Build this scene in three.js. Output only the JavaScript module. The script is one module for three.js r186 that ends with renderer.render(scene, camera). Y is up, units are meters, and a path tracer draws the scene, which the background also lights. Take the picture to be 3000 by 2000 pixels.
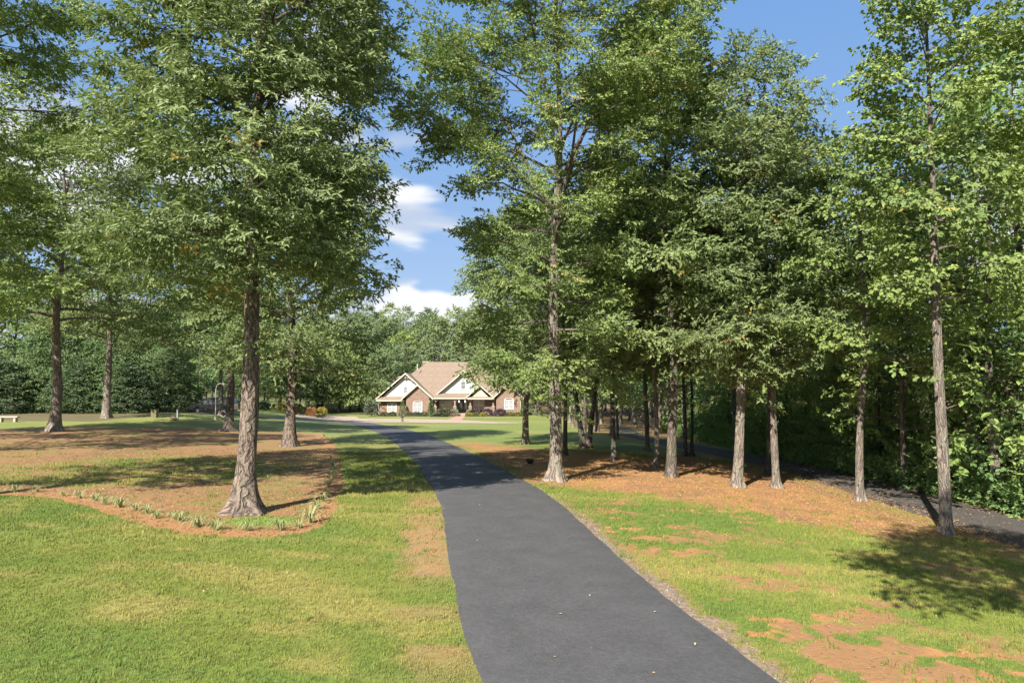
import * as THREE from 'three';
import { mergeGeometries } from 'three/addons/utils/BufferGeometryUtils.js';
import { RoundedBoxGeometry } from 'three/addons/geometries/RoundedBoxGeometry.js';

// ------------------------------------------------------------------ camera, sky, sun, exposure
const scene = new THREE.Scene();
const camera = new THREE.PerspectiveCamera(53.13, 1024 / 682, 0.1, 2000);
camera.position.set(0, 3.8, 0);
camera.lookAt(0, 3.8 + 100 * 110 / 2000, -100);
const renderer = new THREE.WebGLRenderer({ antialias: true });
renderer.setSize(1024, 682);
renderer.toneMapping = THREE.LinearToneMapping;
renderer.toneMappingExposure = 2.78;
renderer.shadowMap.enabled = true;
const SUN_AZ = 27 * Math.PI / 180, SUN_EL = 40 * Math.PI / 180;
const sunDir = new THREE.Vector3(-Math.sin(SUN_AZ) * Math.cos(SUN_EL), Math.sin(SUN_EL), Math.cos(SUN_AZ) * Math.cos(SUN_EL));
const sun = new THREE.DirectionalLight(new THREE.Color(1.0, 0.93, 0.82), 4.7);
sun.position.copy(sunDir).multiplyScalar(150).add(new THREE.Vector3(0, 0, -60));
sun.target.position.set(0, 0, -60);
sun.castShadow = true;
sun.shadow.mapSize.set(4096, 4096);
Object.assign(sun.shadow.camera, { left: -90, right: 90, top: 110, bottom: -110, near: 1, far: 400 });
scene.add(sun, sun.target);

// ------------------------------------------------------------------ numbers and noise
function rng(seed) { let a = seed >>> 0; return () => { a = (a + 0x6D2B79F5) | 0; let t = Math.imul(a ^ (a >>> 15), 1 | a); t = (t + Math.imul(t ^ (t >>> 7), 61 | t)) ^ t; return ((t ^ (t >>> 14)) >>> 0) / 4294967296; }; }
const clamp = (v, a = 0, b = 1) => v < a ? a : v > b ? b : v;
const ss = t => { t = clamp(t); return t * t * (3 - 2 * t); };
const sm = (a, b, v) => ss((v - a) / (b - a));
const mix = (a, b, t) => a + (b - a) * t;
const mix3 = (a, b, t) => [a[0] + (b[0] - a[0]) * t, a[1] + (b[1] - a[1]) * t, a[2] + (b[2] - a[2]) * t];
const HT = new Float32Array(65536); { const r = rng(77); for (let i = 0; i < 65536; i++) HT[i] = r(); }
function noise(x, y) {
  const xi = Math.floor(x), yi = Math.floor(y); let fx = x - xi, fy = y - yi;
  fx = fx * fx * (3 - 2 * fx); fy = fy * fy * (3 - 2 * fy);
  const a = xi & 255, b = (xi + 1) & 255, c = (yi & 255) << 8, d = ((yi + 1) & 255) << 8;
  const p = HT[a + c], q = HT[b + c], r = HT[a + d], s = HT[b + d];
  return p + (q - p) * fx + (r - p + (p - q - r + s) * fx) * fy;
}
function fbm(x, y, o = 4) { let s = 0, a = 0.5, n = 0; for (let i = 0; i < o; i++) { s += a * noise(x, y); n += a; a *= 0.5; x = x * 2.03 + 17.3; y = y * 2.03 + 5.7; } return s / n; }

// ------------------------------------------------------------------ sky: air and fair-weather clouds
{
  // cloud banks: azimuth from the view axis, elevation, their half-sizes, strength
  const CL = [[-0.205, 0.10, 0.16, 0.05, 0.28], [-0.155, 0.225, 0.08, 0.08, 0.36], [-0.29, 0.42, 0.08, 0.10, 0.32], [-0.25, 0.30, 0.10, 0.03, -0.2], [-0.235, 0.17, 0.06, 0.03, -0.15], [-0.62, 0.36, 0.12, 0.12, 0.12], [0.34, 0.40, 0.2, 0.2, -0.25], [-0.05, 0.5, 0.3, 0.1, 0.15]];
  { const q = rng(5); for (let k = 0; k < 40; k++) CL.push([0.8 + 4.7 * q(), 0.05 + 0.9 * q(), 0.1 + 0.25 * q(), 0.04 + 0.12 * q(), 0.35 * (q() - 0.42)]); for (const c of CL) if (c[0] > Math.PI) c[0] -= 2 * Math.PI; }
  const W = 2048, Hh = 1024, data = new Float32Array(W * Hh * 4);
  for (let j = 0; j < Hh; j++) {
    const el = ((j + 0.5) / Hh - 0.5) * Math.PI, sy = Math.sin(el), cy = Math.cos(el);
    for (let i = 0; i < W; i++) {
      const th = ((i + 0.5) / W - 0.5) * 2 * Math.PI, dx = Math.cos(th) * cy, dz = Math.sin(th) * cy;
      const e = Math.max(0, sy);
      const air = Math.pow(1 - e, 3.2);
      let c = mix3([0.056, 0.128, 0.272], [0.20, 0.27, 0.36], air);
      const k = 1 / (e + 0.16), px = dx * k * 1.15 + 3.1, pz = dz * k * 1.15 + 1.7;
      const wx = fbm(px * 0.9 + 9, pz * 0.9, 3) * 1.3, wz = fbm(px * 0.9, pz * 0.9 + 21, 3) * 1.3;
      const f = fbm(px * 0.85 + wx, pz * 0.85 + wz, 6);
      const body0 = fbm(px * 5.5 + wx * 3, pz * 5.5 + wz * 3, 4);
      let bias = 0; for (const [cx, cy, sx, sy2, w] of CL) { const a = Math.atan2(dx, -dz) - cx, b = el - cy; bias += w * Math.exp(-(a * a) / (sx * sx) - (b * b) / (sy2 * sy2)); }
      let m = sm(0.47, 0.60, 0.5 + (f - 0.5) * 1.55 + (body0 - 0.5) * 0.35 + 0.04 * (1 - e) + bias);
      const body = fbm(px * 2.4 + wx * 2, pz * 2.4 + wz * 2, 5);
      const white = mix3([0.25, 0.267, 0.30], [0.375, 0.378, 0.388], sm(0.35, 0.62, body));
      m *= 0.5 + 0.5 * sm(0.3, 0.55, body);
      c = mix3(c, white, clamp(m) * 0.93);
      if (sy < 0) c = mix3(c, [0.16, 0.17, 0.12], sm(0, -0.08, sy));
      const o = (j * W + i) * 4; data[o] = c[0]; data[o + 1] = c[1]; data[o + 2] = c[2]; data[o + 3] = 1;
    }
  }
  const t = new THREE.DataTexture(data, W, Hh, THREE.RGBAFormat, THREE.FloatType);
  t.mapping = THREE.EquirectangularReflectionMapping; t.magFilter = t.minFilter = THREE.LinearFilter; t.wrapS = THREE.RepeatWrapping; t.needsUpdate = true;
  scene.background = t; scene.environment = t;
}

// ------------------------------------------------------------------ helpers
const used = {};
function numbered(n) { used[n] = (used[n] || 0) + 1; return used[n] === 1 ? n : n + '_' + String(used[n] - 1).padStart(3, '0'); }
function shade(o) { o.traverse(c => { if (c.isMesh) { c.castShadow = true; c.receiveShadow = true; } }); return o; }
function tag(o, label, category, group) { o.userData.label = label; o.userData.category = category; if (group) o.userData.group = group; return o; }
function thing(name, label, category, x = 0, y = 0, z = 0, turn = 0, group) {
  const o = new THREE.Group(); o.name = numbered(name); o.position.set(x, y, z); o.rotation.y = turn; tag(o, label, category, group); scene.add(o); return o;
}
function part(name, geo, mat, parent) { const m = new THREE.Mesh(geo, mat); m.name = name; m.castShadow = m.receiveShadow = true; parent.add(m); return m; }
function structure(name, geo, mat) { const m = new THREE.Mesh(geo, mat); m.name = numbered(name); m.castShadow = m.receiveShadow = true; m.userData.kind = 'structure'; scene.add(m); return m; }
const bx = (w, h, d, x = 0, y = 0, z = 0) => new THREE.BoxGeometry(w, h, d).translate(x, y, z);
function geom(pos, idx, uv, nor) {
  const g = new THREE.BufferGeometry();
  g.setAttribute('position', new THREE.Float32BufferAttribute(pos, 3));
  if (uv) g.setAttribute('uv', new THREE.Float32BufferAttribute(uv, 2));
  if (idx) g.setIndex(idx);
  if (nor) g.setAttribute('normal', new THREE.Float32BufferAttribute(nor, 3)); else g.computeVertexNormals();
  return g;
}
const std = (r, g, b, rough = 0.85, more = {}) => new THREE.MeshStandardMaterial({ color: new THREE.Color().setRGB(r, g, b), roughness: rough, ...more });
function tex(w, h, fn, srgb = true) {
  const a = new Uint8Array(w * h * 4);
  for (let j = 0; j < h; j++) for (let i = 0; i < w; i++) {
    const c = fn(i / w, j / h, i, j), o = (j * w + i) * 4;
    for (let k = 0; k < 3; k++) { const v = clamp(c[k]); a[o + k] = 255 * (srgb ? (v <= 0.0031308 ? v * 12.92 : 1.055 * Math.pow(v, 1 / 2.4) - 0.055) : v); }
    a[o + 3] = 255;
  }
  const t = new THREE.DataTexture(a, w, h, THREE.RGBAFormat, THREE.UnsignedByteType);
  t.wrapS = t.wrapT = THREE.RepeatWrapping; t.magFilter = THREE.LinearFilter; t.minFilter = THREE.LinearMipmapLinearFilter; t.generateMipmaps = true;
  if (srgb) t.colorSpace = THREE.SRGBColorSpace; t.needsUpdate = true; return t;
}
// noise that tiles over n cells
function tnoise(u, v, nx, ny, seed) {
  let x = u * nx, y = v * ny; const xi = Math.floor(x), yi = Math.floor(y); let fx = x - xi, fy = y - yi; fx = fx * fx * (3 - 2 * fx); fy = fy * fy * (3 - 2 * fy);
  const h = (a, b) => HT[((((a % nx) + nx) % nx) * 131 + (((b % ny) + ny) % ny) * 7919 + seed * 3571) & 65535];
  const p = h(xi, yi), q = h(xi + 1, yi), r = h(xi, yi + 1), s = h(xi + 1, yi + 1);
  return p + (q - p) * fx + (r - p + (p - q - r + s) * fx) * fy;
}

// ------------------------------------------------------------------ terrain (d = metres in front of the camera)
function Hgt(x, d) {
  let drop = 0.0305 * (Math.sqrt((Math.min(d, 112) - 25) ** 2 + 36) + (Math.min(d, 112) - 25)) / 2;
  if (d > 112) drop += (d - 112) * 0.012;
  drop = Math.min(drop, 2.85);
  const sh = Math.max(0, d - 78) * 0.35;
  let r = -drop * ss((x + 40 + sh) / 26);
  r -= 0.45 * ss((x - 4) / 10) * ss((110 - d) / 60);
  r += 15 * ss((d - 150) / 110);
  return r;
}
const V = (x, d, up = 0) => new THREE.Vector3(x, Hgt(x, d) + up, -d);

function spline(pts, step = 0.5) {
  const c = new THREE.CatmullRomCurve3(pts.map(p => new THREE.Vector3(p[0], 0, p[1])), false, 'centripetal');
  return c.getSpacedPoints(Math.ceil(c.getLength() / step)).map(p => [p.x, p.z]);
}
const driveLine = spline([[9.2, -26], [6.6, -12], [4.0, -1], [2.45, 4.6], [1.48, 8.85], [1.09, 10.8], [0.48, 14.7], [-0.4, 21.5], [-1.5, 27], [-4.7, 41.5], [-10.3, 63], [-17.2, 82], [-21.5, 92]], 0.4);
const pathLine = spline([[12.6, -20], [13.9, 6], [14.15, 18], [14.4, 27], [14.65, 33], [14.5, 39], [13.9, 46], [12.6, 56], [11.6, 66], [12.4, 82]], 0.5);
const spurLine = spline([[-18.5, 84.5], [-24, 84], [-30, 80.5], [-38, 80], [-48, 81], [-60, 84]], 0.6);
const DW = 3.62, PW = 2.7, SW = 4.2;
function lineDist(line, x, d) { // signed: positive to the right of the line walking away
  let best = 1e9, sg = 1;
  for (let i = 0; i < line.length - 1; i += 3) {
    const a = line[i], b = line[Math.min(i + 3, line.length - 1)], ux = b[0] - a[0], uy = b[1] - a[1];
    const t = clamp(((x - a[0]) * ux + (d - a[1]) * uy) / (ux * ux + uy * uy)), ex = x - a[0] - ux * t, ey = d - a[1] - uy * t, q = ex * ex + ey * ey;
    if (q < best) { best = q; sg = (ux * ey - uy * ex) > 0 ? -1 : 1; }
  }
  return Math.sqrt(best) * sg;
}
function polySD(poly, x, d) { // positive inside
  let inside = false, best = 1e9;
  for (let i = 0, j = poly.length - 1; i < poly.length; j = i++) {
    const a = poly[i], b = poly[j];
    if ((a[1] > d) !== (b[1] > d) && x < (b[0] - a[0]) * (d - a[1]) / (b[1] - a[1]) + a[0]) inside = !inside;
    const ux = b[0] - a[0], uy = b[1] - a[1], t = clamp(((x - a[0]) * ux + (d - a[1]) * uy) / (ux * ux + uy * uy));
    const ex = x - a[0] - ux * t, ey = d - a[1] - uy * t, q = ex * ex + ey * ey; if (q < best) best = q;
  }
  return (inside ? 1 : -1) * Math.sqrt(best);
}
const bedFront = [[-46, 27], [-30, 24.6], [-20, 23.2], [-16.9, 22.9], [-15, 22.4], [-13, 20.95], [-10.95, 19.2], [-9.49, 18.05], [-8.14, 17.15], [-6.97, 16.75], [-5.91, 16.75], [-5.2, 17.1], [-4.9, 18.1], [-5.3, 20.75], [-6.5, 26.5], [-8.55, 34.3], [-12.3, 47.5], [-17, 61.5]];
const bedPoly = [...bedFront, [-21.5, 63], [-26.5, 60.5], [-32.6, 57], [-39, 51.5], [-50, 46]];
const grassPatch = [[-23, 28.5], [-22.1, 34], [-19.7, 37], [-15.4, 37.6], [-9.6, 33], [-8.6, 26.8], [-10.65, 25.8], [-13.5, 24.9], [-16, 24], [-20, 25]];
const strawPoly = [[0.6, 25.9], [1.95, 24.95], [4, 23.2], [5.6, 22], [6.8, 20.5], [8.1, 19], [9.2, 18], [10.2, 17.9], [11.1, 17.9], [12, 18.3], [12.7, 21], [12.7, 24.5], [12.7, 27.8], [12.7, 33.3], [11.2, 38.3], [7.3, 37.5], [5.3, 39], [3, 41], [0.4, 44.5], [-3, 50], [-4.2, 48], [-2.6, 43], [-0.6, 33], [0.2, 28]];
const bare = [[3.1, 17.7, .9, .55], [3.7, 16.6, .9, .5], [3.8, 15.4, .7, .4], [4.4, 13.3, .45, .2], [4.9, 13.1, .4, .2], [4.6, 10.9, .75, .3], [4.0, 10.45, .6, .25], [5.35, 11.25, .8, .35], [5.0, 9.75, .9, .4], [6.1, 9.8, 1.4, .5], [7.1, 9.2, 1.6, .7], [5.6, 8.8, 1.4, .6], [5.9, 20.4, 1.2, .6], [7.3, 19.4, 1.0, .5]];
const GREEN = [0.114, 0.140, 0.016], LUSH = [0.077, 0.122, 0.012], DRY = [0.192, 0.172, 0.042], SOIL = [0.31, 0.152, 0.052], LITTER = [0.165, 0.095, 0.045], DARKLITTER = [0.085, 0.056, 0.033], DEAD = [0.20, 0.14, 0.078];
function ground(x, d) { // [r, g, b, how much grass grows]
  const n1 = fbm(x * 0.22 + 40, d * 0.3 + 7, 3), n2 = fbm(x * 1.1 + 3, d * 1.4, 3), n3 = noise(x * 5.3, d * 5.3), n4 = noise(x * 17, d * 17), n5 = noise(x * 0.5 - 0.5 * d + 11, d * 1.9 + 0.6 * x);
  const nn = (n2 - 0.5) * 2;
  let c = mix3(mix3(LUSH, GREEN, sm(0.3, 0.6, n1)), DRY, clamp(0.85 * sm(0.47, 0.68, n1 * 0.42 + n2 * 0.28 + n5 * 0.3) + 0.14 * (n3 - 0.5))), g = 1;
  const f = 0.82 + 0.36 * n4; c = [c[0] * f, c[1] * f, c[2] * f];
  let b = 0, soil = mix3(SOIL, LITTER, clamp(sm(0.35, 0.7, n2) * 0.55 + (n4 - 0.4) * 0.45));
  const near = d < 75 && d > 2;
  if (near) {
    const sd = lineDist(driveLine, x, d);
    if (x < -3) { // planting bed under the trees
      const q = polySD(bedPoly, x, d) + nn * 0.12;
      if (q > 0) {
        const grass = sm(-0.6, 1.4, polySD(grassPatch, x + nn * 1.2, d + nn * 1.6)) * sm(0.3, 0.55, n2 * 0.6 + n3 * 0.4);
        const ring = sm(1.15, 0.5, q);
        const sparse = 0.55 * sm(0.48, 0.7, n2 * 0.5 + n3 * 0.2 + n1 * 0.35) * (1 - ring);
        const patch = sm(1.5, 0.6, Math.hypot((x + 6.7) / 1.15, (d - 18.65) / 0.62)) * (1 - ring * 0.8);
        b = 1 - Math.max(grass * 0.92, sparse, patch);
        soil = mix3(mix3(SOIL, LITTER, 0.35 + 0.4 * n2), DARKLITTER, clamp(0.45 * sm(0.45, 0.75, n4 * 0.6 + n3 * 0.4)));
        if (ring > 0.5) soil = mix3(soil, SOIL, 0.45);
        if (patch > 0.4) c = mix3(c, [0.12, 0.19, 0.03], 0.7);
      }
    }
    if (x > -6) { // pine straw and bare red soil under the right-hand trees
      const q = polySD(strawPoly, x + nn * 0.5, d + nn * 0.8);
      b = Math.max(b, sm(-0.7, 0.9, q + (n3 - 0.5) * 0.9) * (0.62 + 0.38 * sm(0.3, 0.5, n2 * 0.5 + n3 * 0.5)));
      for (const p of bare) { const e = 1 - ((x - p[0]) / p[2]) ** 2 - ((d - p[1]) / p[3]) ** 2; if (e > -1.5) b = Math.max(b, sm(0.1, 0.5, e * 0.5 + (n2 - 0.5) * 2.4 + (n3 - 0.5) * 1.5 + 0.04)); }
      if (x > 1.5) b = Math.max(b, 0.8 * sm(0.72, 0.82, n2 * 0.6 + n3 * 0.25 + fbm(x * 0.4 + 60, d * 0.6, 2) * 0.35));
      if (x > 9 && d > 36) b = Math.max(b, 0.7 * sm(0.4, 0.6, n2));
      const pd = Math.abs(lineDist(pathLine, x, d)); b = Math.max(b, sm(2.6, 1.2, pd - nn * 0.6) * 0.85);
      if (pd < 3) soil = mix3(soil, LITTER, 0.5);
    }
    const er = sd - DW / 2, el = -sd - DW / 2;
    if (er > -0.2 && er < 1.5 && d < 24) { const k = sm(0.48, 0.08, er + nn * 0.3 + (n3 - 0.5) * 0.35) * sm(24, 18, d); if (k > 0) { b = Math.max(b, k); soil = mix3(soil, mix3([0.10, 0.088, 0.078], [0.19, 0.155, 0.12], n4), k * 0.8); } }
    if (el > -0.2 && el < 1.6) { const k = sm(0.85, 0.25, Math.abs(el - 0.42) + (n2 - 0.5) * 0.9 + (n3 - 0.5) * 0.3) * sm(25, 20, d) * sm(7.5, 11, d) * 0.85 * sm(0.22, 0.52, fbm(d * 0.55 + 3, 8, 3)); c = mix3(c, mix3(DEAD, SOIL, 0.25 + 0.4 * n3), k); g = Math.min(g, 1 - 0.6 * k); }
  }
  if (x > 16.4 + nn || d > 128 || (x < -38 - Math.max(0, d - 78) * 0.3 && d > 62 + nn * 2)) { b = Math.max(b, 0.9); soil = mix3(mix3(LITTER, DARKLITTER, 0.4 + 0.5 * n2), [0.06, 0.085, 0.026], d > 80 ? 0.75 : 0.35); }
  if (x > 6 && d > 52) { b = Math.max(b, 0.8 * sm(52, 60, d) * sm(6, 10, x)); soil = mix3(soil, LITTER, 0.6); }
  if (d > 48 && d < 128 && b < 0.5) c = mix3(c, mix3([0.125, 0.165, 0.032], [0.19, 0.19, 0.05], sm(0.35, 0.7, noise(x * 0.08 + 3, d * 0.33))), 0.75);
  const s = 0.8 + 0.4 * n4;
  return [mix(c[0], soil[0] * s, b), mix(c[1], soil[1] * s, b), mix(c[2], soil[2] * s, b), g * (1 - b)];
}

// ------------------------------------------------------------------ ground
const X0 = -32, X1 = 32, D0 = 4, D1 = 68;
{
  const N = 2048;
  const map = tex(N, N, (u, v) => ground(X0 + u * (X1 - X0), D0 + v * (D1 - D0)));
  map.wrapS = map.wrapT = THREE.ClampToEdgeWrapping;
  const bump = tex(512, 512, (u, v) => { const n = 0.5 * tnoise(u, v, 40, 40, 1) + 0.35 * tnoise(u, v, 110, 110, 2) + 0.15 * tnoise(u, v, 256, 256, 3); return [n, n, n]; }, false);
  bump.repeat.set(20, 20);
  const grid = (xs, ds, skip) => {
    const pos = [], uv = [], col = [], idx = [], nx = xs.length;
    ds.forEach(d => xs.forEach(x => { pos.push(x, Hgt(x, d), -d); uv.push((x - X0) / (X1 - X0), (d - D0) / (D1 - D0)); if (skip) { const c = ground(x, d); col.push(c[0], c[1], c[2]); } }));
    for (let j = 0; j < ds.length - 1; j++) for (let i = 0; i < nx - 1; i++) {
      if (skip && xs[i] >= X0 && xs[i + 1] <= X1 && ds[j] >= D0 && ds[j + 1] <= D1) continue;
      const a = j * nx + i; idx.push(a, a + 1, a + nx, a + 1, a + nx + 1, a + nx);
    }
    const g = geom(pos, idx, uv); if (skip) g.setAttribute('color', new THREE.Float32BufferAttribute(col, 3)); return g;
  };
  const range = (a, b, s) => { const o = []; for (let v = a; v < b - 1e-6; v += s) o.push(v); o.push(b); return o; };
  structure('lawn', grid(range(X0, X1, 0.5), range(D0, D1, 0.5)), new THREE.MeshStandardMaterial({ map, bumpMap: bump, bumpScale: 0.014, roughness: 0.95 }));
  const xs = [...range(-420, -130, 20).slice(0, -1), ...range(-130, X0, 1.5).slice(0, -1), ...range(X0, X1, 0.5).slice(0, -1), ...range(X1, 110, 1.5).slice(0, -1), ...range(110, 420, 20)];
  const ds = [...range(-160, -40, 10).slice(0, -1), ...range(-40, D0, 1).slice(0, -1), ...range(D0, D1, 0.5).slice(0, -1), ...range(D1, 140, 0.75).slice(0, -1), ...range(140, 300, 4).slice(0, -1), ...range(300, 700, 40)];
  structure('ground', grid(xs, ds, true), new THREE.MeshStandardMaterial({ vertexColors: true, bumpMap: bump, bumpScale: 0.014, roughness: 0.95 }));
}
// ------------------------------------------------------------------ asphalt and concrete
const asphaltMap = tex(1024, 1024, (u, v) => {
  const a = tnoise(u, v, 340, 340, 4), b = tnoise(u, v, 9, 9, 5), c = tnoise(u, v, 60, 60, 6), d = tnoise(u, v, 512, 512, 9);
  const speck = d > 0.93 ? 0.05 : 0; const k = 0.061 * (0.72 + 0.34 * a + 0.18 * (b - 0.5) + 0.22 * (c - 0.5)) + speck;
  return [k, k * 0.995, k * 1.04];
});
const asphaltBump = tex(512, 512, (u, v) => { const n = 0.6 * tnoise(u, v, 256, 256, 7) + 0.4 * tnoise(u, v, 90, 90, 8); return [n, n, n]; }, false);
const asphalt = new THREE.MeshStandardMaterial({ map: asphaltMap, bumpMap: asphaltBump, bumpScale: 0.008, roughness: 0.86 });
function strip(line, width, up, seed, ragged) {
  const pos = [], uv = [], idx = [], M = 9; let s = 0;
  line.forEach((p, i) => {
    const a = line[Math.max(0, i - 1)], b = line[Math.min(line.length - 1, i + 1)], l = Math.hypot(b[0] - a[0], b[1] - a[1]), nx = (b[1] - a[1]) / l, nd = -(b[0] - a[0]) / l;
    if (i) s += Math.hypot(p[0] - line[i - 1][0], p[1] - line[i - 1][1]);
    const wl = width / 2 + ragged * (fbm(s * 0.9 + seed, 3, 3) - 0.5) * 2, wr = width / 2 + ragged * (fbm(s * 0.9 + seed, 33, 3) - 0.5) * 2;
    for (let k = 0; k < M; k++) {
      const t = k === 0 || k === 1 ? -wl : k >= M - 2 ? wr : mix(-wl, wr, (k - 1) / (M - 3));
      const x = p[0] + nx * t, d = p[1] + nd * t, crown = 0.02 * (1 - (2 * t / width) ** 2);
      pos.push(x, Hgt(x, d) + (k === 0 || k === M - 1 ? -0.06 : up + Math.max(0, crown)), -d); uv.push(x / 3.7, d / 3.7);
    }
    if (i) for (let k = 0; k < M - 1; k++) { const q = (i - 1) * M + k; idx.push(q, q + 1, q + M, q + 1, q + M + 1, q + M); }
  });
  return geom(pos, idx, uv);
}
structure('driveway', strip(driveLine, DW, 0.03, 1, 0.05), asphalt);
structure('side_driveway', strip(pathLine, PW, 0.025, 5, 0.16), new THREE.MeshStandardMaterial({ map: asphaltMap, bumpMap: asphaltBump, bumpScale: 0.01, roughness: 0.92, color: new THREE.Color().setRGB(1.0, 0.9, 0.8) }));
structure('driveway_spur', strip(spurLine, SW, 0.02, 9, 0.06), asphalt);
function sheet(name, poly, up, mat) { // flat shape draped on the terrain
  const sh = new THREE.Shape(poly.map(p => new THREE.Vector2(p[0], p[1]))), g0 = new THREE.ShapeGeometry(sh);
  let g = g0.toNonIndexed(), p = g.attributes.position.array, tris = [];
  for (let i = 0; i < p.length; i += 9) tris.push([[p[i], p[i + 1]], [p[i + 3], p[i + 4]], [p[i + 6], p[i + 7]]]);
  for (let r = 0; r < 12; r++) { const o = []; let cut = false; for (const t of tris) { const l = [0, 1, 2].map(k => Math.hypot(t[k][0] - t[(k + 1) % 3][0], t[k][1] - t[(k + 1) % 3][1])); const m = l.indexOf(Math.max(...l)); if (l[m] > 2.2) { cut = true; const a = t[m], b = t[(m + 1) % 3], c = t[(m + 2) % 3], h = [(a[0] + b[0]) / 2, (a[1] + b[1]) / 2]; o.push([a, h, c], [h, b, c]); } else o.push(t); } tris = o; if (!cut) break; }
  const pos = [], uv = []; for (const t of tris) for (const [x, d] of t) { pos.push(x, Hgt(x, d) + up, -d); uv.push(x / 4, d / 4); }
  return structure(name, geom(pos, null, uv), mat);
}
const concreteMap = tex(512, 512, (u, v) => { const k = 0.85 + 0.25 * tnoise(u, v, 12, 12, 1) * 0.6 + 0.16 * tnoise(u, v, 120, 120, 2); return [0.31 * k, 0.24 * k, 0.185 * k]; });
const concrete = new THREE.MeshStandardMaterial({ map: concreteMap, roughness: 0.9 });
sheet('concrete_court', [[-27.5, 90.2], [-24.4, 90.4], [-22.4, 92.5], [-16.5, 92.6], [-9, 90.6], [-2.2, 88.2], [1.2, 89.4], [1.4, 91.6], [-2.4, 94.8], [-9.1, 106], [-16.7, 110], [-25, 112], [-27, 119], [-36, 121], [-35, 112], [-31, 97]], 0.03, concrete);
sheet('front_walk', [[-10.0, 105.9], [-7.6, 103], [-8.2, 120.9], [-9.9, 120.9]], 0.034, std(0.34, 0.2, 0.145, 0.9));
console.log('ground done');

// ------------------------------------------------------------------ bark, leaves, sprays
function barkTex(seed, light, dark, moss) {
  const hgt = (u, v) => {
    const w = tnoise(u, v, 7, 10, seed) * 0.10 + tnoise(u, v, 20, 30, seed + 1) * 0.035;
    const r = 1 - Math.abs(2 * tnoise(u + w, v, 24, 6, seed + 2) - 1), r2 = 1 - Math.abs(2 * tnoise(u - w, v, 50, 13, seed + 3) - 1);
    return clamp(1 - Math.pow(r, 2.2) * 0.9 - Math.pow(r2, 3) * 0.35 + 0.18 * tnoise(u, v, 120, 90, seed + 4));
  };
  const map = tex(512, 512, (u, v) => {
    const h = hgt(u, v); let c = mix3(dark, light, sm(0.15, 0.85, h)); const k = 0.8 + 0.4 * tnoise(u, v, 10, 6, seed + 6); c = [c[0] * k, c[1] * k, c[2] * k];
    return mix3(c, moss, 0.55 * sm(0.55, 0.8, tnoise(u, v, 5, 4, seed + 7) * 0.7 + tnoise(u, v, 60, 40, seed + 8) * 0.3));
  });
  return new THREE.MeshStandardMaterial({ map, bumpMap: tex(512, 512, (u, v) => { const h = hgt(u, v); return [h, h, h]; }, false), bumpScale: 0.05, roughness: 0.95 });
}
const bark = {
  oak: barkTex(11, [0.20, 0.155, 0.125], [0.065, 0.05, 0.042], [0.135, 0.13, 0.09]),
  pale: barkTex(31, [0.25, 0.205, 0.17], [0.11, 0.088, 0.075], [0.17, 0.17, 0.125]),
  dark: barkTex(51, [0.15, 0.12, 0.10], [0.06, 0.05, 0.042], [0.11, 0.12, 0.07]),
};
function leafMat(r, g, b, coat = 0.12) { return new THREE.MeshPhysicalMaterial({ color: new THREE.Color().setRGB(r, g, b), roughness: 0.92, transmission: 0.42, thickness: 0, side: THREE.DoubleSide, clearcoat: coat, clearcoatRoughness: 0.42 }); }
const white = leafMat(1, 1, 1);
// one leaf: folded blade, base at p, along direction a, facing n
function pushLeaf(out, p, a, n, l, w) {
  const s = new THREE.Vector3().crossVectors(a, n).normalize(), at = (t, k, up) => [p.x + a.x * l * t + s.x * w * k + n.x * up, p.y + a.y * l * t + s.y * w * k + n.y * up, p.z + a.z * l * t + s.z * w * k + n.z * up];
  const B = at(0, 0, 0), R1 = at(0.36, 0.5, w * 0.16), R2 = at(0.7, 0.4, w * 0.05), T = at(1, 0, -w * 0.3), L2 = at(0.7, -0.4, w * 0.05), L1 = at(0.36, -0.5, w * 0.16), M = at(0.5, 0, -w * 0.05);
  for (const t of [[B, R1, M], [R1, R2, M], [R2, T, M], [T, L2, M], [L2, L1, M], [L1, B, M]]) for (const q of t) out.push(q[0], q[1], q[2]);
}
const UP = new THREE.Vector3(0, 1, 0);
// a leafy twig growing along +z
function sprayGeo(seed, leaves, len, leaf, ratio, spread) {
  const r = rng(seed), out = [];
  const rods = [[new THREE.Vector3(0, 0, 0), new THREE.Vector3(0, 0, len)]];
  for (let k = 0; k < 4; k++) { const z = len * (0.15 + 0.2 * k), s = k % 2 ? 1 : -1; rods.push([new THREE.Vector3(0, 0, z), new THREE.Vector3(s * len * spread * (0.9 - 0.12 * k), (r() - 0.5) * 0.25 * len, z + len * (0.35 + 0.15 * r()))]); }
  for (const [a, b] of rods) { const w = 0.004; for (const [ox, oy] of [[w, 0], [0, w]]) out.push(a.x - ox, a.y - oy, a.z, a.x + ox, a.y + oy, a.z, b.x, b.y, b.z); }
  for (let i = 0; i < leaves; i++) {
    const [a, b] = rods[Math.floor(r() * rods.length)], t = 0.25 + 0.75 * Math.pow(r(), 0.7), p = a.clone().lerp(b, t);
    const along = b.clone().sub(a).normalize(), dir = along.multiplyScalar(0.55 + 0.4 * r()).add(new THREE.Vector3((r() - 0.5) * 1.9, (r() - 0.62) * 1.1, (r() - 0.4) * 0.9)).normalize();
    const n = new THREE.Vector3((r() - 0.5) * 1.7, 0.62, (r() - 0.5) * 1.7 + 0.25).normalize(); n.addScaledVector(dir, -n.dot(dir)).normalize();
    pushLeaf(out, p, dir, n, leaf * (0.7 + 0.55 * r()), leaf * ratio * (0.8 + 0.4 * r()));
  }
  return geom(out);
}
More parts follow.
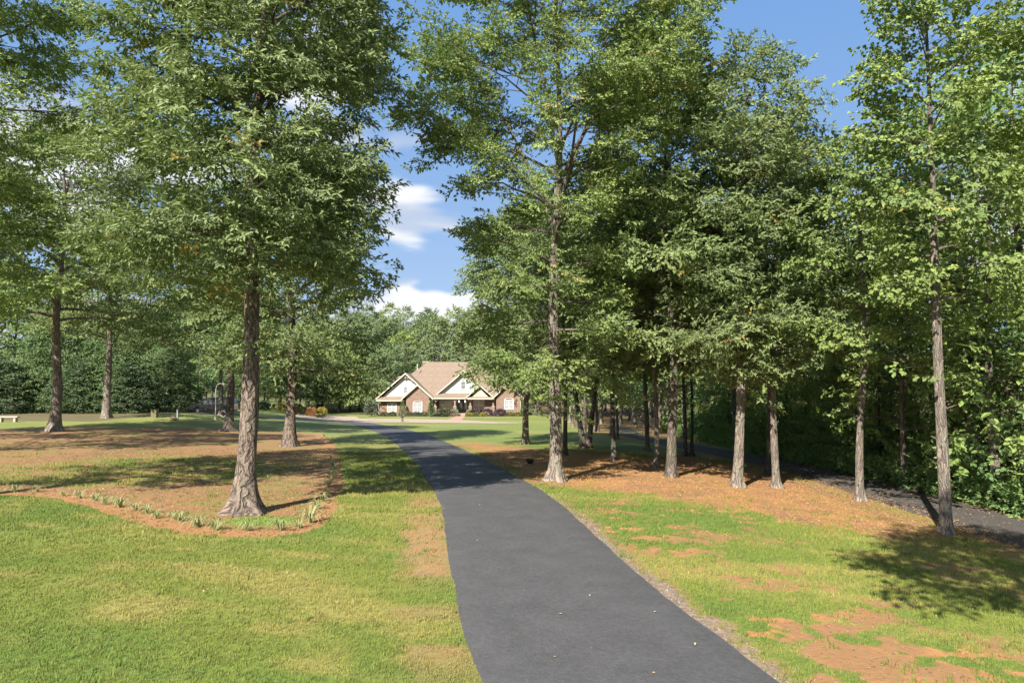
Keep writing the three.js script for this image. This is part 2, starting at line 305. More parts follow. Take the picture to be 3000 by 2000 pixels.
const SPRAY = {
  oak: sprayGeo(1, 30, 0.62, 0.165, 0.36, 0.55),
  ash: sprayGeo(2, 34, 0.62, 0.125, 0.42, 0.6),
  maple: sprayGeo(3, 30, 0.6, 0.105, 0.8, 0.6),
  mid: sprayGeo(4, 30, 0.8, 0.17, 0.45, 0.65),
  wood: sprayGeo(5, 13, 0.9, 0.24, 0.55, 0.7),
  far: sprayGeo(6, 12, 1.3, 0.46, 0.6, 0.7),
  fern: sprayGeo(7, 22, 0.6, 0.14, 0.4, 0.6),
};
// tubes into arrays; flare(theta, s) scales the radius
function tube(o, pts, rad, seg, uvLen, flare) {
  const base = o.pos.length / 3, n = pts.length; let s = 0; const T = new THREE.Vector3(), A = new THREE.Vector3(), B = new THREE.Vector3();
  for (let i = 0; i < n; i++) {
    T.subVectors(pts[Math.min(n - 1, i + 1)], pts[Math.max(0, i - 1)]).normalize(); A.set(1, 0, 0.013).addScaledVector(T, -T.x).normalize(); B.crossVectors(T, A);
    if (i) s += pts[i].distanceTo(pts[i - 1]);
    for (let k = 0; k <= seg; k++) { const th = k / seg * Math.PI * 2, c = Math.cos(th), q = Math.sin(th), R = rad[i] * (flare ? flare(th, pts[i].y) : 1); o.pos.push(pts[i].x + (A.x * c + B.x * q) * R, pts[i].y + (A.y * c + B.y * q) * R, pts[i].z + (A.z * c + B.z * q) * R); o.uv.push(k / seg * uvLen, s * 0.55); }
    if (i) for (let k = 0; k < seg; k++) { const a = base + (i - 1) * (seg + 1) + k, b = a + seg + 1; o.idx.push(a, a + 1, b, a + 1, b + 1, b); }
  }
}
const tubeGeo = o => geom(o.pos, o.idx, o.uv);
function profileAt(prof, y) { if (y <= prof[0][0]) return prof[0][1]; for (let i = 1; i < prof.length; i++) if (y <= prof[i][0]) return mix(prof[i - 1][1], prof[i][1], (y - prof[i - 1][0]) / (prof[i][0] - prof[i - 1][0])); return prof[prof.length - 1][1]; }
// skeleton of a tree: trunk geometry, limb geometries, places of sprays
function growTree(o) {
  const r = rng(o.seed), { h, rad, prof } = o, base = prof[0][0], seg = o.seg || 14, lean = o.lean || [0, 0], wob = o.wobble ?? 0.12;
  const ph = r() * 6, center = y => new THREE.Vector3(lean[0] * y / h + wob * Math.sin(y * 0.45 + ph) * Math.min(1, y / 4), y, lean[1] * y / h + wob * Math.cos(y * 0.38 + ph * 2) * Math.min(1, y / 4));
  const rAt = y => Math.max(0.018, rad * (1 - 0.93 * Math.pow(clamp(y / (h * 0.97)), 0.92)) * (1 + 0.05 * Math.sin(y * 2.1 + ph)));
  const roots = 4 + Math.floor(r() * 3), rp = r() * 6;
  const flare = (th, y) => 1 + Math.exp(-Math.max(0, y) / (rad * 1.25)) * ((o.flare ?? 0.75) + 0.5 * Math.cos(th * roots + rp) + 0.28 * Math.cos(th * 2 + rp * 2) + 0.16 * Math.cos(th * 9 + rp * 3)) + 0.05 * Math.cos(th * 3 + y * 0.7 + ph) + 0.035 * Math.cos(th * 7 + y * 1.3);
  const ys = [-0.25, -0.05, 0.04, 0.1, 0.2, 0.32, 0.48, 0.7, 1.0, 1.5]; for (let y = 2.1; y < h * 0.97; y += 0.9) ys.push(y); ys.push(h * 0.975);
  const tk = { pos: [], uv: [], idx: [] }; tube(tk, ys.map(center), ys.map(rAt), seg, Math.max(1, Math.round(rad * 4.2)), flare);
  const limbs = [], sprays = [], add = (p, dir) => sprays.push([p, dir]);
  const n = o.limbs, dens = (o.spacing || 0.26) * (o.dens ?? (o.limbsApart ? 0.4 : 0.56));
  for (let i = 0; i < n + (o.leaders ? o.leaders.length : 0); i++) {
    const ld = i >= n ? o.leaders[i - n] : null, t = ld ? 0.5 : (i + 0.2 + 0.6 * r()) / n, hs = ld ? ld[0] : mix(base * 0.97, h * 0.93, Math.pow(t, 0.92)), az = ld ? ld[1] : i * 2.39996 + (r() - 0.5) * 0.9, tt = (hs - base) / (h - base);
    let el = mix(o.elLow ?? 0.12, o.elHigh ?? 1.0, tt) + (r() - 0.5) * 0.3;
    let reach = profileAt(prof, hs + 1.5) * (0.68 + 0.42 * r()); if (o.side) reach *= 1 + o.side[1] * Math.cos(az - o.side[0]);
    reach = Math.max(0.5, reach * Math.min(1, 1.15 - 0.2 * Math.sin(el))); if (ld) reach = ld[2];
    const rise = ld ? ld[3] : Math.min(reach * Math.tan(el), h * 1.0 - hs), droop = reach * (o.droop ?? 0.18) * (1 - tt), c0 = center(hs), ca = Math.cos(az), sa = Math.sin(az), pts = [], rr = [], K = 6, bend = (r() - 0.5) * 0.5;
    for (let k = 0; k <= K; k++) { const s = k / K, b = bend * s * s * reach * 0.5; pts.push(new THREE.Vector3(c0.x + ca * reach * s - sa * b + (r() - 0.5) * 0.08 * reach * s * 0.6, hs + rise * Math.pow(s, 0.85) - droop * s * s + (r() - 0.5) * 0.06 * reach * s, c0.z + sa * reach * s + ca * b)); rr.push(Math.max(0.008, (ld ? rAt(hs) * 0.62 : Math.min(rAt(hs) * 0.55, 0.014 + reach * 0.017)) * (1 - 0.9 * s))); }
    const lm = { pos: [], uv: [], idx: [] }; tube(lm, pts, rr, o.limbSeg || 6, 1);
    const P = s => { const q = s * K, a = Math.min(K - 1, Math.floor(q)); return pts[a].clone().lerp(pts[a + 1], q - a); };
    const L = pts[0].distanceTo(pts[K]), jit = o.jitter ?? 0.3, sprinkle = (A, B, from) => { const len = A.distanceTo(B), m = Math.max(1, Math.round(len * (1 - from) / dens)); const dir = B.clone().sub(A).normalize(); for (let q = 0; q < m; q++) { const u = from + (1 - from) * (q + r()) / m; add(A.clone().lerp(B, u).add(new THREE.Vector3((r() - 0.5) * 2 * jit, (r() - 0.5) * 1.4 * jit, (r() - 0.5) * 2 * jit)), dir.clone().multiplyScalar(0.8).add(new THREE.Vector3((r() - 0.5) * 1.3, (r() - 0.6) * 0.9, (r() - 0.5) * 1.3)).normalize()); } };
    const ns = Math.max(3, Math.round(L * (o.subs || 1.5)));
    for (let k = 0; k < ns; k++) {
      const s = 0.22 + 0.78 * (k + r()) / ns, A = P(Math.min(0.99, s)), side = k % 2 ? 1 : -1, a2 = az + bend * s + side * (0.55 + 0.75 * r()), l2 = Math.max(0.5, L * (0.2 + 0.24 * (1 - s) + 0.12 * r())), e2 = (r() - 0.35) * 0.7 + el * 0.25;
      const B = A.clone().add(new THREE.Vector3(Math.cos(a2) * l2 * Math.cos(e2), l2 * Math.sin(e2), Math.sin(a2) * l2 * Math.cos(e2))), M = A.clone().lerp(B, 0.5); M.y += 0.06 * l2;
      tube(lm, [A, M, B], [0.006 + l2 * 0.006, 0.005 + l2 * 0.003, 0.004], 4, 1);
      sprinkle(A, B, 0.25);
    }
    sprinkle(P(0.55), P(1), 0.1);
    limbs.push(tubeGeo(lm));
  }
  for (let k = 0, tries = 0; k < (o.fill || 0) && tries < 9 * o.fill; tries++) { // short inner shoots between the limbs
    const y = mix(base * 0.9, h * 0.97, Math.pow(r(), 0.95)), a = r() * 6.283, R = profileAt(prof, y) * (1 + (o.side ? o.side[1] * Math.cos(a - o.side[0]) : 0)) * 0.98, q = Math.sqrt(r()) * R, c = center(y), p = new THREE.Vector3(c.x + Math.cos(a) * q, y - 0.1 * q, c.z + Math.sin(a) * q);
    if (noise(p.x * 0.62 + o.seed, p.y * 0.8 + p.z * 0.45 + 31) < (o.gap ?? 0.42)) continue; k++;
    add(p, new THREE.Vector3(Math.cos(a) + (r() - 0.5) * 1.4, (r() - 0.6) * 0.9, Math.sin(a) + (r() - 0.5) * 1.4).normalize());
  }
  // leader
  for (let k = 0; k < 14; k++) add(center(h * (0.9 + 0.09 * r())).add(new THREE.Vector3((r() - 0.5) * 0.8, (r() - 0.5) * 0.6, (r() - 0.5) * 0.8)), new THREE.Vector3(r() - 0.5, 0.7, r() - 0.5).normalize());
  for (let k = 0; k < (o.epicormic || 0); k++) { const y = mix(base * 0.6, base * 1.3, r()), c = center(y), a = r() * 6.283; add(c.add(new THREE.Vector3(Math.cos(a) * (rAt(y) + 0.1 + 0.7 * r()), 0, Math.sin(a) * (rAt(y) + 0.1 + 0.7 * r()))), new THREE.Vector3(Math.cos(a), -0.2, Math.sin(a)).normalize()); }
  return { trunk: tubeGeo(tk), limbs, sprays, r };
}
function sprayMatrix(m, p, dir, r, s) {
  const z = dir, x = new THREE.Vector3().crossVectors(UP, z); if (x.lengthSq() < 1e-4) x.set(1, 0, 0); x.normalize(); const y = new THREE.Vector3().crossVectors(z, x);
  const a = (r() - 0.5) * 1.3, c = Math.cos(a), q = Math.sin(a), x2 = x.clone().multiplyScalar(c).addScaledVector(y, q), y2 = y.clone().multiplyScalar(c).addScaledVector(x, -q);
  m.makeBasis(x2.multiplyScalar(s), y2.multiplyScalar(s), z.clone().multiplyScalar(s)); m.setPosition(p); return m;
}
const TINTS = {
  oak: { a: [0.122, 0.184, 0.046], b: [0.212, 0.275, 0.078], odd: [0.36, 0.28, 0.05], p: 0.01 },
  ash: { a: [0.148, 0.228, 0.046], b: [0.25, 0.325, 0.07], odd: [0.34, 0.30, 0.06], p: 0.015 },
  maple: { a: [0.14, 0.225, 0.042], b: [0.245, 0.325, 0.062], odd: [0.32, 0.31, 0.06], p: 0.012 },
  mid: { a: [0.130, 0.198, 0.050], b: [0.225, 0.292, 0.078], odd: [0.3, 0.27, 0.06], p: 0.006 },
  shade: { a: [0.13, 0.25, 0.055], b: [0.24, 0.35, 0.075], odd: [0.28, 0.27, 0.05], p: 0.01 },
};
function foliage(name, parent, kind, tint, sprays, r, scale = 1) {
  const im = new THREE.InstancedMesh(SPRAY[kind], white, sprays.length), m = new THREE.Matrix4(), c = new THREE.Color(), t = TINTS[tint];
  sprays.forEach(([p, d], i) => {
    im.setMatrixAt(i, sprayMatrix(m, p, d, r, scale * (0.75 + 0.5 * r())));
    const n = noise(p.x * 0.7 + 50, p.y * 0.7 + p.z * 0.5 + 50), q = r() < t.p ? t.odd : mix3(t.a, t.b, clamp(n * 0.75 + (r() - 0.5) * 0.6 + 0.1)), k = 0.85 + 0.3 * r();
    im.setColorAt(i, c.setRGB(q[0] * k, q[1] * k, q[2] * k));
  });
  im.name = name; im.userData.kind = 'stuff'; im.castShadow = im.receiveShadow = true; parent.add(im); return im;
}
let copies = 0;
function tree(o) {
  const g = thing(o.name, o.label, 'tree', o.x, Hgt(o.x, o.d), -o.d, 0, o.group), t = growTree(o), bm = bark[o.bark || 'pale'];
  part('trunk', t.trunk, bm, g);
  if (o.limbsApart) t.limbs.forEach(l => part('limb', l, bm, g)); else part('branches', mergeGeometries(t.limbs), bm, g).userData.kind = 'stuff';
  if (o.limbsApart) for (let k = 0; k < 5; k++) { // dead stubs and knots
    const y = mix(1.8, o.prof[0][0] * 1.02, t.r()), a = t.r() * 6.283, q = o.rad * (1 - 0.9 * y / o.h), l = 0.12 + 0.5 * t.r() * t.r(), kn = { pos: [], uv: [], idx: [] }, c = Math.cos(a), z = Math.sin(a), x0 = (o.lean ? o.lean[0] : 0) * y / o.h;
    tube(kn, [0.55, 0.95, 1.1, 1].map((m, i) => new THREE.Vector3(x0 + c * (q * m + (i === 3 ? l : 0)), y + (i === 3 ? l * 0.4 : 0), z * (q * m + (i === 3 ? l : 0)))), [0.075, 0.05, 0.03, 0.012], 7, 1); part('branch_stub', tubeGeo(kn), bm, g);
  }
  let s = t.sprays; if (o.max && s.length > o.max) s = s.filter(() => t.r() < o.max / s.length);
  copies += s.length; foliage('crown', g, o.kind, o.tint || o.kind, s, t.r, o.scale || 1);
  return g;
}

// ------------------------------------------------------------------ the trees that stand out
const left = Math.PI, right = 0, front = Math.PI / 2;
tree({ name: 'oak_tree', label: 'large foreground oak with thick ridged trunk in the planting bed, nearest on the left', x: -7.66, d: 19.75, h: 20.5, rad: 0.29, prof: [[7.0, 2.8], [8, 4.2], [10, 4.5], [12, 3.9], [15, 3.9], [18, 2.8], [20.5, 0.6]], fill: 1500, gap: 0.52, limbs: 46, seed: 101, kind: 'oak', bark: 'oak', seg: 28, limbsApart: true, elLow: 0.1, elHigh: 0.85, droop: 0.24, dens: 0.36, side: [left + 0.35, 0.18], spacing: 0.24, epicormic: 30, flare: 0.95, wobble: 0.06, lean: [0.3, 0] });
tree({ name: 'oak_tree', label: 'oak just outside the left edge whose leafy limbs fill the upper left corner', x: -18.6, d: 21, h: 20, dens: 0.38, rad: 0.32, prof: [[6, 3], [8, 5.2], [10, 5.0], [12, 4.6], [15, 5.4], [18, 4], [20, 0.8]], limbs: 40, seed: 102, kind: 'ash', tint: 'maple', bark: 'oak', seg: 18, limbsApart: true, elHigh: 0.85, spacing: 0.26 });
tree({ name: 'hardwood_tree', label: 'tree outside the left edge that shades the far part of the planting bed', x: -30.5, d: 35, h: 20, rad: 0.36, prof: [[6.5, 3], [8.5, 4.4], [13, 4.6], [17, 3.6], [20, 0.8]], limbs: 34, seed: 131, kind: 'mid', bark: 'oak', spacing: 0.44, scale: 1.15 });
tree({ name: 'hardwood_tree', label: 'tree outside the left edge behind the first shading one, over the leaf litter', x: -39, d: 41, h: 20, rad: 0.36, prof: [[6.5, 3], [8.5, 5.5], [13, 6.2], [17, 4.4], [20, 0.8]], limbs: 32, seed: 132, kind: 'mid', bark: 'oak', spacing: 0.48, scale: 1.15 });
tree({ name: 'oak_tree', label: 'tall tree right of the driveway with long limbs reaching left', x: 1.66, d: 26.5, h: 25, dens: 0.42, leaders: [[10.5, 3.05, 6.2, 4.6], [9.6, 3.7, 4.6, 9], [11.5, 0.1, 4.8, 8], [10.2, -0.5, 4.2, 10], [12.2, 2.3, 3.2, 9.5], [9, 1.2, 3.4, 6]], rad: 0.245, prof: [[4.0, 2.2], [6, 3.2], [9, 3.2], [11.5, 3.8], [14.5, 5.4], [18, 5.8], [22, 4.6], [25, 1]], fill: 300, gap: 0.55, limbs: 46, seed: 103, kind: 'ash', bark: 'pale', seg: 22, limbsApart: true, elLow: 0.0, elHigh: 1.05, droop: 0.2, side: [left, 0.06], spacing: 0.25, epicormic: 40, flare: 0.7, lean: [0.2, 0] });
tree({ name: 'hardwood_tree', label: 'tree with flared pale trunk at the far rim of the planting bed', x: -14.66, d: 45.3, h: 21, rad: 0.37, prof: [[5, 3], [6.5, 4.8], [10, 5.3], [14, 5.0], [18, 3.4], [21, 0.8]], fill: 600, gap: 0.5, limbs: 42, seed: 104, kind: 'mid', bark: 'oak', limbsApart: true, spacing: 0.34, epicormic: 20, flare: 0.9 });
tree({ name: 'hardwood_tree', label: 'slender trunk directly left of the big foreground oak, near the lamp post', x: -24.4, d: 59.1, h: 19, rad: 0.36, prof: [[6.5, 3], [8, 5.5], [12, 6], [16, 4], [19, 0.8]], limbs: 34, seed: 105, kind: 'mid', bark: 'dark', spacing: 0.4, flare: 0.8, scale: 1.15 });
tree({ name: 'hardwood_tree', label: 'straight pale trunk nearest the left edge, standing on brown leaf litter', x: -34.3, d: 51.45, h: 23, rad: 0.38, prof: [[8.2, 4], [10, 6], [14, 6.5], [19, 5], [23, 1]], limbs: 38, seed: 106, kind: 'mid', bark: 'pale', spacing: 0.4, flare: 0.8, scale: 1.15 });
tree({ name: 'hardwood_tree', label: 'second pale trunk from the left edge, farther back in front of dark evergreens', x: -39.6, d: 66.9, h: 21, rad: 0.37, prof: [[7.2, 4], [9, 6], [14, 6.5], [18, 5], [21, 1]], limbs: 34, seed: 107, kind: 'mid', bark: 'pale', spacing: 0.44, flare: 0.7, scale: 1.2 });
tree({ name: 'hardwood_tree', label: 'thin dark trunk behind the lamp post by the parked van', x: -32.9, d: 77.5, h: 17, rad: 0.26, prof: [[7, 3], [9, 4.5], [13, 4.5], [17, 0.8]], limbs: 26, seed: 108, kind: 'mid', bark: 'dark', spacing: 0.46, scale: 1.2 });
tree({ name: 'hardwood_tree', label: 'smooth pale trunk on the lawn edge in front of the right end of the house', x: 0.93, d: 47.5, h: 17, rad: 0.23, prof: [[4.4, 3.4], [5.4, 4.8], [8, 4.8], [12, 3.8], [15, 2.4], [17, 0.6]], fill: 500, gap: 0.5, limbs: 40, seed: 109, kind: 'mid', bark: 'pale', elLow: 0.02, limbsApart: true, spacing: 0.32, side: [left, 0.05], flare: 0.6 });
tree({ name: 'hardwood_tree', label: 'dark narrow trunk half hidden behind the tall tree right of the driveway', x: 2.93, d: 38.25, h: 15, rad: 0.14, prof: [[4.8, 2], [7, 3.6], [11, 3.4], [15, 0.6]], limbs: 26, seed: 110, kind: 'mid', bark: 'dark', spacing: 0.34 });
{ // twin trunk
  const a = tree({ name: 'twin_tree', label: 'dark tree with two stems forking in a V from one base', x: 4.61, d: 44.15, h: 17, rad: 0.19, prof: [[5, 3], [7.5, 4.8], [12, 4.2], [17, 0.6]], limbs: 30, seed: 111, kind: 'mid', bark: 'dark', spacing: 0.38, lean: [-3.0, 0] });
  const t = growTree({ h: 16, rad: 0.18, prof: [[5, 3], [7.5, 4.2], [12, 4], [16, 0.6]], limbs: 26, seed: 112, spacing: 0.42, lean: [2.4, 0.4] });
  t.trunk.translate(0.3, 0, 0); t.sprays.forEach(s => s[0].x += 0.3); const lb = mergeGeometries(t.limbs).translate(0.3, 0, 0);
  part('trunk', t.trunk, bark.dark, a); part('branches', lb, bark.dark, a).userData.kind = 'stuff'; foliage('crown', a, 'mid', 'mid', t.sprays, t.r); copies += t.sprays.length;
}
const R = [
  ['thin dark trunk with a flared base between the V-shaped tree and the next pale trunk', 5.2, 35.0, 15.5, 0.145, 5, 3.6, 113, 'dark'],
  ['grey trunk standing behind the thin bleached one on the shaded lawn', 8.71, 44.25, 18, 0.165, 6, 4.4, 114, 'pale'],
  ['thin bleached trunk with pale base in dappled shade left of the broad grey trunk', 6.71, 31.95, 14, 0.12, 5.2, 3.2, 115, 'pale'],
  ['broad grey shaded trunk in the middle of the right-hand grove', 6.6, 28.45, 18.6, 0.205, 4.6, 4.2, 116, 'dark'],
  ['slim reddish trunk right of the broad grey trunk, paired with a darker one', 10.38, 41.2, 16, 0.13, 5.6, 3.8, 117, 'oak'],
  ['slim dark trunk paired against the reddish trunk in the grove', 10.95, 41.9, 15, 0.11, 5.6, 3.6, 118, 'dark'],
];
for (const [label, x, d, h, rad, base, rr, seed, bk] of R) tree({ name: 'grove_tree', label, x, d, h, rad, prof: [[base, rr * 0.55], [base + 2, rr], [h * 0.68, rr * 0.95], [h * 0.88, rr * 0.55], [h, 0.5]], fill: 160, gap: 0.5, limbs: Math.round(h * 1.8), seed, kind: 'mid', bark: bk, spacing: 0.33, limbsApart: d < 30, epicormic: 12 });
tree({ name: 'grove_tree', label: 'pale streaked trunk at the edge of the orange pine straw, left one of the pair', x: 8.62, d: 26.35, h: 17.6, rad: 0.195, prof: [[5.2, 1.6], [7, 3], [10, 3.2], [14, 2.7], [16, 1.7], [17.6, 0.5]], fill: 150, gap: 0.5, limbs: 40, seed: 121, kind: 'oak', tint: 'oak', bark: 'pale', seg: 18, limbsApart: true, spacing: 0.27, lean: [0.5, 0], epicormic: 24 });
tree({ name: 'grove_tree', label: 'slimmer blotched trunk on orange pine straw, right one of the pair', x: 10.36, d: 26.95, h: 15, rad: 0.15, prof: [[5.5, 1.6], [7.5, 2.8], [11, 2.8], [13.5, 1.5], [15, 0.4]], fill: 120, gap: 0.5, limbs: 32, seed: 122, kind: 'oak', tint: 'oak', bark: 'pale', seg: 16, limbsApart: true, spacing: 0.28, epicormic: 16 });
tree({ name: 'grove_tree', label: 'dark leaning trunk close behind the slim blotched trunk', x: 12.0, d: 32.15, h: 15, rad: 0.15, prof: [[6, 2], [8, 3.2], [12, 2.8], [15, 0.6]], limbs: 24, seed: 123, kind: 'mid', bark: 'dark', spacing: 0.36, lean: [1.2, 0] });
tree({ name: 'grove_tree', label: 'small mottled trunk across the side driveway from the straw-covered pair', x: 13.0, d: 34.5, h: 13, rad: 0.13, prof: [[4.5, 1.8], [6.5, 2.8], [10, 2.6], [13, 0.5]], limbs: 22, seed: 124, kind: 'mid', bark: 'pale', spacing: 0.36 });
tree({ name: 'grove_tree', label: 'slender curved trunk with a chewed pale base beside the side driveway', x: 12.35, d: 24.45, h: 13.4, rad: 0.14, prof: [[5, 1.5], [7, 2.6], [10, 2.6], [12, 1.8], [13.4, 0.4]], limbs: 30, seed: 125, kind: 'maple', bark: 'pale', seg: 16, limbsApart: true, spacing: 0.28, lean: [0.3, 0], epicormic: 16 });
tree({ name: 'tulip_tree', label: 'tall smooth pale trunk standing alone at the right, nearest the side driveway', x: 11.97, d: 19.05, h: 18, rad: 0.165, prof: [[6.6, 1.2], [8, 1.9], [10.5, 2.4], [13, 1.9], [16, 1.4], [18, 0.4]], fill: 0, dens: 0.34, side: [right, 0.2], limbs: 44, seed: 126, kind: 'maple', bark: 'pale', seg: 22, limbsApart: true, spacing: 0.25, lean: [-0.12, 0], wobble: 0.04, flare: 0.5, epicormic: 24 });
tree({ name: 'shade_tree', label: 'tree outside the right edge beside the camera, known by its shadow on the grass', x: 5.2, d: 4.0, h: 14.2, rad: 0.24, prof: [[8.6, 2], [9.6, 2.8], [11.5, 2.8], [13, 1.8], [14.2, 0.5]], limbs: 34, dens: 0.3, seed: 127, kind: 'maple', bark: 'pale', spacing: 0.36 });

// ------------------------------------------------------------------ woods: a few crowns with their own leaves, many copies
function bakeTree(o) {
  const t = growTree({ dens: 0.8, ...o }), src = SPRAY[o.kind].attributes.position.array, out = new Float32Array(src.length * t.sprays.length), m = new THREE.Matrix4(), v = new THREE.Vector3(); let q = 0;
  for (const [p, d] of t.sprays) { sprayMatrix(m, p, d, t.r, (o.scale || 1) * (0.75 + 0.5 * t.r())); for (let i = 0; i < src.length; i += 3) { v.set(src[i], src[i + 1], src[i + 2]).applyMatrix4(m); out[q++] = v.x; out[q++] = v.y; out[q++] = v.z; } }
  const g = new THREE.BufferGeometry(); g.setAttribute('position', new THREE.BufferAttribute(out, 3)); g.computeVertexNormals();
  return { trunk: mergeGeometries([t.trunk, ...t.limbs]), crown: g, n: t.sprays.length };
}
const woodKinds = [
  bakeTree({ h: 15, rad: 0.14, prof: [[3.2, 2.2], [5.5, 3.2], [9, 3.4], [12, 2.6], [15, 0.5]], limbs: 24, seed: 201, kind: 'wood', seg: 9, limbSeg: 4, spacing: 0.62, subs: 1.2, jitter: 0.35 }),
  bakeTree({ h: 16, rad: 0.2, prof: [[5, 2.2], [8, 3.4], [11, 3.4], [14, 2.4], [16, 0.5]], limbs: 24, seed: 202, kind: 'wood', seg: 9, limbSeg: 4, spacing: 0.62, subs: 1.2, jitter: 0.35 }),
  bakeTree({ h: 12, rad: 0.12, prof: [[1.6, 2.0], [4, 3.0], [7, 2.8], [10, 1.8], [12, 0.4]], limbs: 24, seed: 203, kind: 'wood', seg: 8, limbSeg: 4, spacing: 0.6, subs: 1.2, jitter: 0.35 }),
];
const sapling = bakeTree({ h: 5.5, rad: 0.045, prof: [[0.8, 1.0], [2, 1.7], [3.8, 1.5], [5.5, 0.3]], limbs: 16, seed: 204, kind: 'wood', seg: 6, limbSeg: 4, spacing: 0.42, subs: 1.4, jitter: 0.25, scale: 0.75 });
const evergreen = bakeTree({ h: 9, rad: 0.2, prof: [[0.3, 2.2], [2, 3.0], [5, 2.5], [7.5, 1.3], [9, 0.2]], limbs: 54, fill: 500, gap: 0.2, seed: 205, kind: 'wood', seg: 8, limbSeg: 4, spacing: 0.42, subs: 1.3, jitter: 0.3, elLow: -0.05, elHigh: 0.4 });
const farKinds = [0, 1, 2].map(k => bakeTree({ h: 13 + k, rad: 0.25, prof: [[2.2 + 0.6 * k, 2.8], [5, 4.6], [9, 4.9 - 0.4 * k], [11.5, 3.2], [13 + k, 0.8]], limbs: 22, seed: 206 + k, kind: 'far', seg: 7, limbSeg: 4, spacing: 0.72, subs: 0.9, jitter: 0.5 }));
const woodMats = [leafMat(0.145, 0.25, 0.058), leafMat(0.2, 0.305, 0.06), leafMat(0.115, 0.22, 0.055), leafMat(0.225, 0.315, 0.065)];
const farMats = [leafMat(0.14, 0.205, 0.05, 0.04), leafMat(0.112, 0.172, 0.044, 0.04), leafMat(0.195, 0.262, 0.052, 0.04), leafMat(0.14, 0.195, 0.062, 0.04)];
const darkLeaf = leafMat(0.085, 0.155, 0.042, 0.04), darkLeaf2 = leafMat(0.105, 0.18, 0.045, 0.04);
function copyTree(name, label, group, k, mat, x, d, s, turn, bk = 'dark', sy = s) {
  const g = thing(name, label, 'tree', x, Hgt(x, d) - 0.05, -d, turn, group); g.scale.set(s, sy, s);
  part('trunk', k.trunk, bark[bk], g); const c = part('crown', k.crown, mat, g); c.userData.kind = 'stuff'; return g;
}
{
  const r = rng(9);
  // seen one by one at the right
  const named = [
    [15.95, 27.95, 2, 1.0, 'slim pale sapling trunk beyond the side driveway, left of the tall lone trunk'],
    [17.1, 21.9, 2, 0.95, 'mossy straight trunk at the right edge beyond the side driveway'],
    [16.6, 23.6, 1, 0.9, 'thin crooked trunk just right of the tall lone trunk, across the side driveway'],
    [17.6, 26.5, 1, 1.0, 'dark trunk seen close behind the tall lone trunk'],
  ];
  for (const [x, d, k, s, label] of named) copyTree('woodland_tree', label, 'trees edging the right-hand woods', woodKinds[k], woodMats[1], x, d, s, r() * 6, 'pale');
  const put = []; const clear = (x, d, m) => put.every(p => Math.hypot(p[0] - x, p[1] - d) > m);
  const scatter = (n, fx, min, fn) => { let tries = 0, k = 0; while (k < n && tries++ < 6000) { const [x, d] = fx(); if (!clear(x, d, min)) continue; put.push([x, d]); fn(x, d, k++); } };
  scatter(50, () => { const d = 16 + 62 * r(), x = 17.8 + 16 * r() * r() + (d > 46 ? -3 * r() : 0); return [x, d]; }, 2.1, (x, d, k) => copyTree('woodland_tree', 'leafy tree of the dense green woods beyond the side driveway', 'trees of the right-hand woods', woodKinds[k % 3], woodMats[Math.floor(r() * 3)], x, d, 0.85 + 0.3 * r(), r() * 6.28, r() < 0.4 ? 'pale' : 'dark'));
  scatter(40, () => [7 + 15 * r(), 56 + 46 * r()], 2.8, (x, d, k) => { if (Math.abs(lineDist(pathLine, x, d)) < 2.2) return; copyTree('backwoods_tree', 'thin-trunked tree in the shaded woods between the grove and the house', 'trees behind the grove', woodKinds[(k + 1) % 2], woodMats[Math.floor(r() * 3)], x, d, 0.85 + 0.3 * r(), r() * 6.28, r() < 0.5 ? 'pale' : 'dark'); });
  scatter(34, () => [17.0 + 5 * r(), 15 + 40 * r()], 1.7, (x, d) => copyTree('understory_tree', 'small bushy tree with leaves to the ground at the front of the right-hand woods', 'bushy trees at the wood edge', woodKinds[2], woodMats[1 + 2 * Math.floor(r() * 2)], x, d, 0.5 + 0.25 * r(), r() * 6.28, 'dark'));
  scatter(46, () => [16.6 + 9 * r() * r(), 15 + 55 * r()], 1.3, (x, d) => copyTree('sapling', 'leafy sapling in the undergrowth along the side driveway', 'saplings of the undergrowth', sapling, woodMats[Math.floor(r() * 4)], x, d, 0.6 + 0.6 * r(), r() * 6.28));
  // left: dark evergreens and woods behind
  const eg = [[-62, 78, 1.2], [-57, 76, 1.1], [-53, 79, 1.15], [-49, 77, 0.95], [-46.2, 79.5, 1.15], [-43.6, 77.5, 1.0], [-41, 82, 1.05]];
  eg.forEach(([x, d, s], i) => copyTree('evergreen_tree', ['dense dark evergreen at the left edge behind the stone bench', 'dark evergreen second from the left edge in the screen', 'dark evergreen right of the leftmost pale trunk', 'dark evergreen between the two pale trunks on the left', 'dark evergreen right behind the second pale trunk', 'dark glossy evergreen in the middle of the hedge left of the van', 'dark evergreen at the right end of the screen, touching the van nose'][i], 'evergreen screen on the left', evergreen, i % 2 ? darkLeaf : darkLeaf2, x, d, s, i * 1.3, 'dark', s * [0.95, 0.62, 1.2, 0.7, 1.05, 0.6, 0.8][i]));
  scatter(96, () => [-110 + 80 * r(), 84 + 44 * r()], 2.9, (x, d, k) => { if (x > -33 - (d - 86) * 0.2 || (x > -62 && d < 88)) return; copyTree('woodland_tree', 'tree of the shaded woods behind the parked van and evergreens', 'trees of the left-hand woods', woodKinds[k % 2 ? 2 : k % 3], woodMats[Math.floor(r() * 4)], x, d, 1.05 + 0.4 * r(), r() * 6.28, 'dark'); });
  // broad light trees left of the house
  scatter(26, () => [-52 + 27 * r(), 124 + 30 * r()], 4, (x, d, k) => copyTree('broadleaf_tree', 'round light green tree massed left of the house beyond the court', 'trees left of the house', farKinds[k % 3], farMats[k % 3], x, d, 0.7 + 0.3 * r(), r() * 6.28));
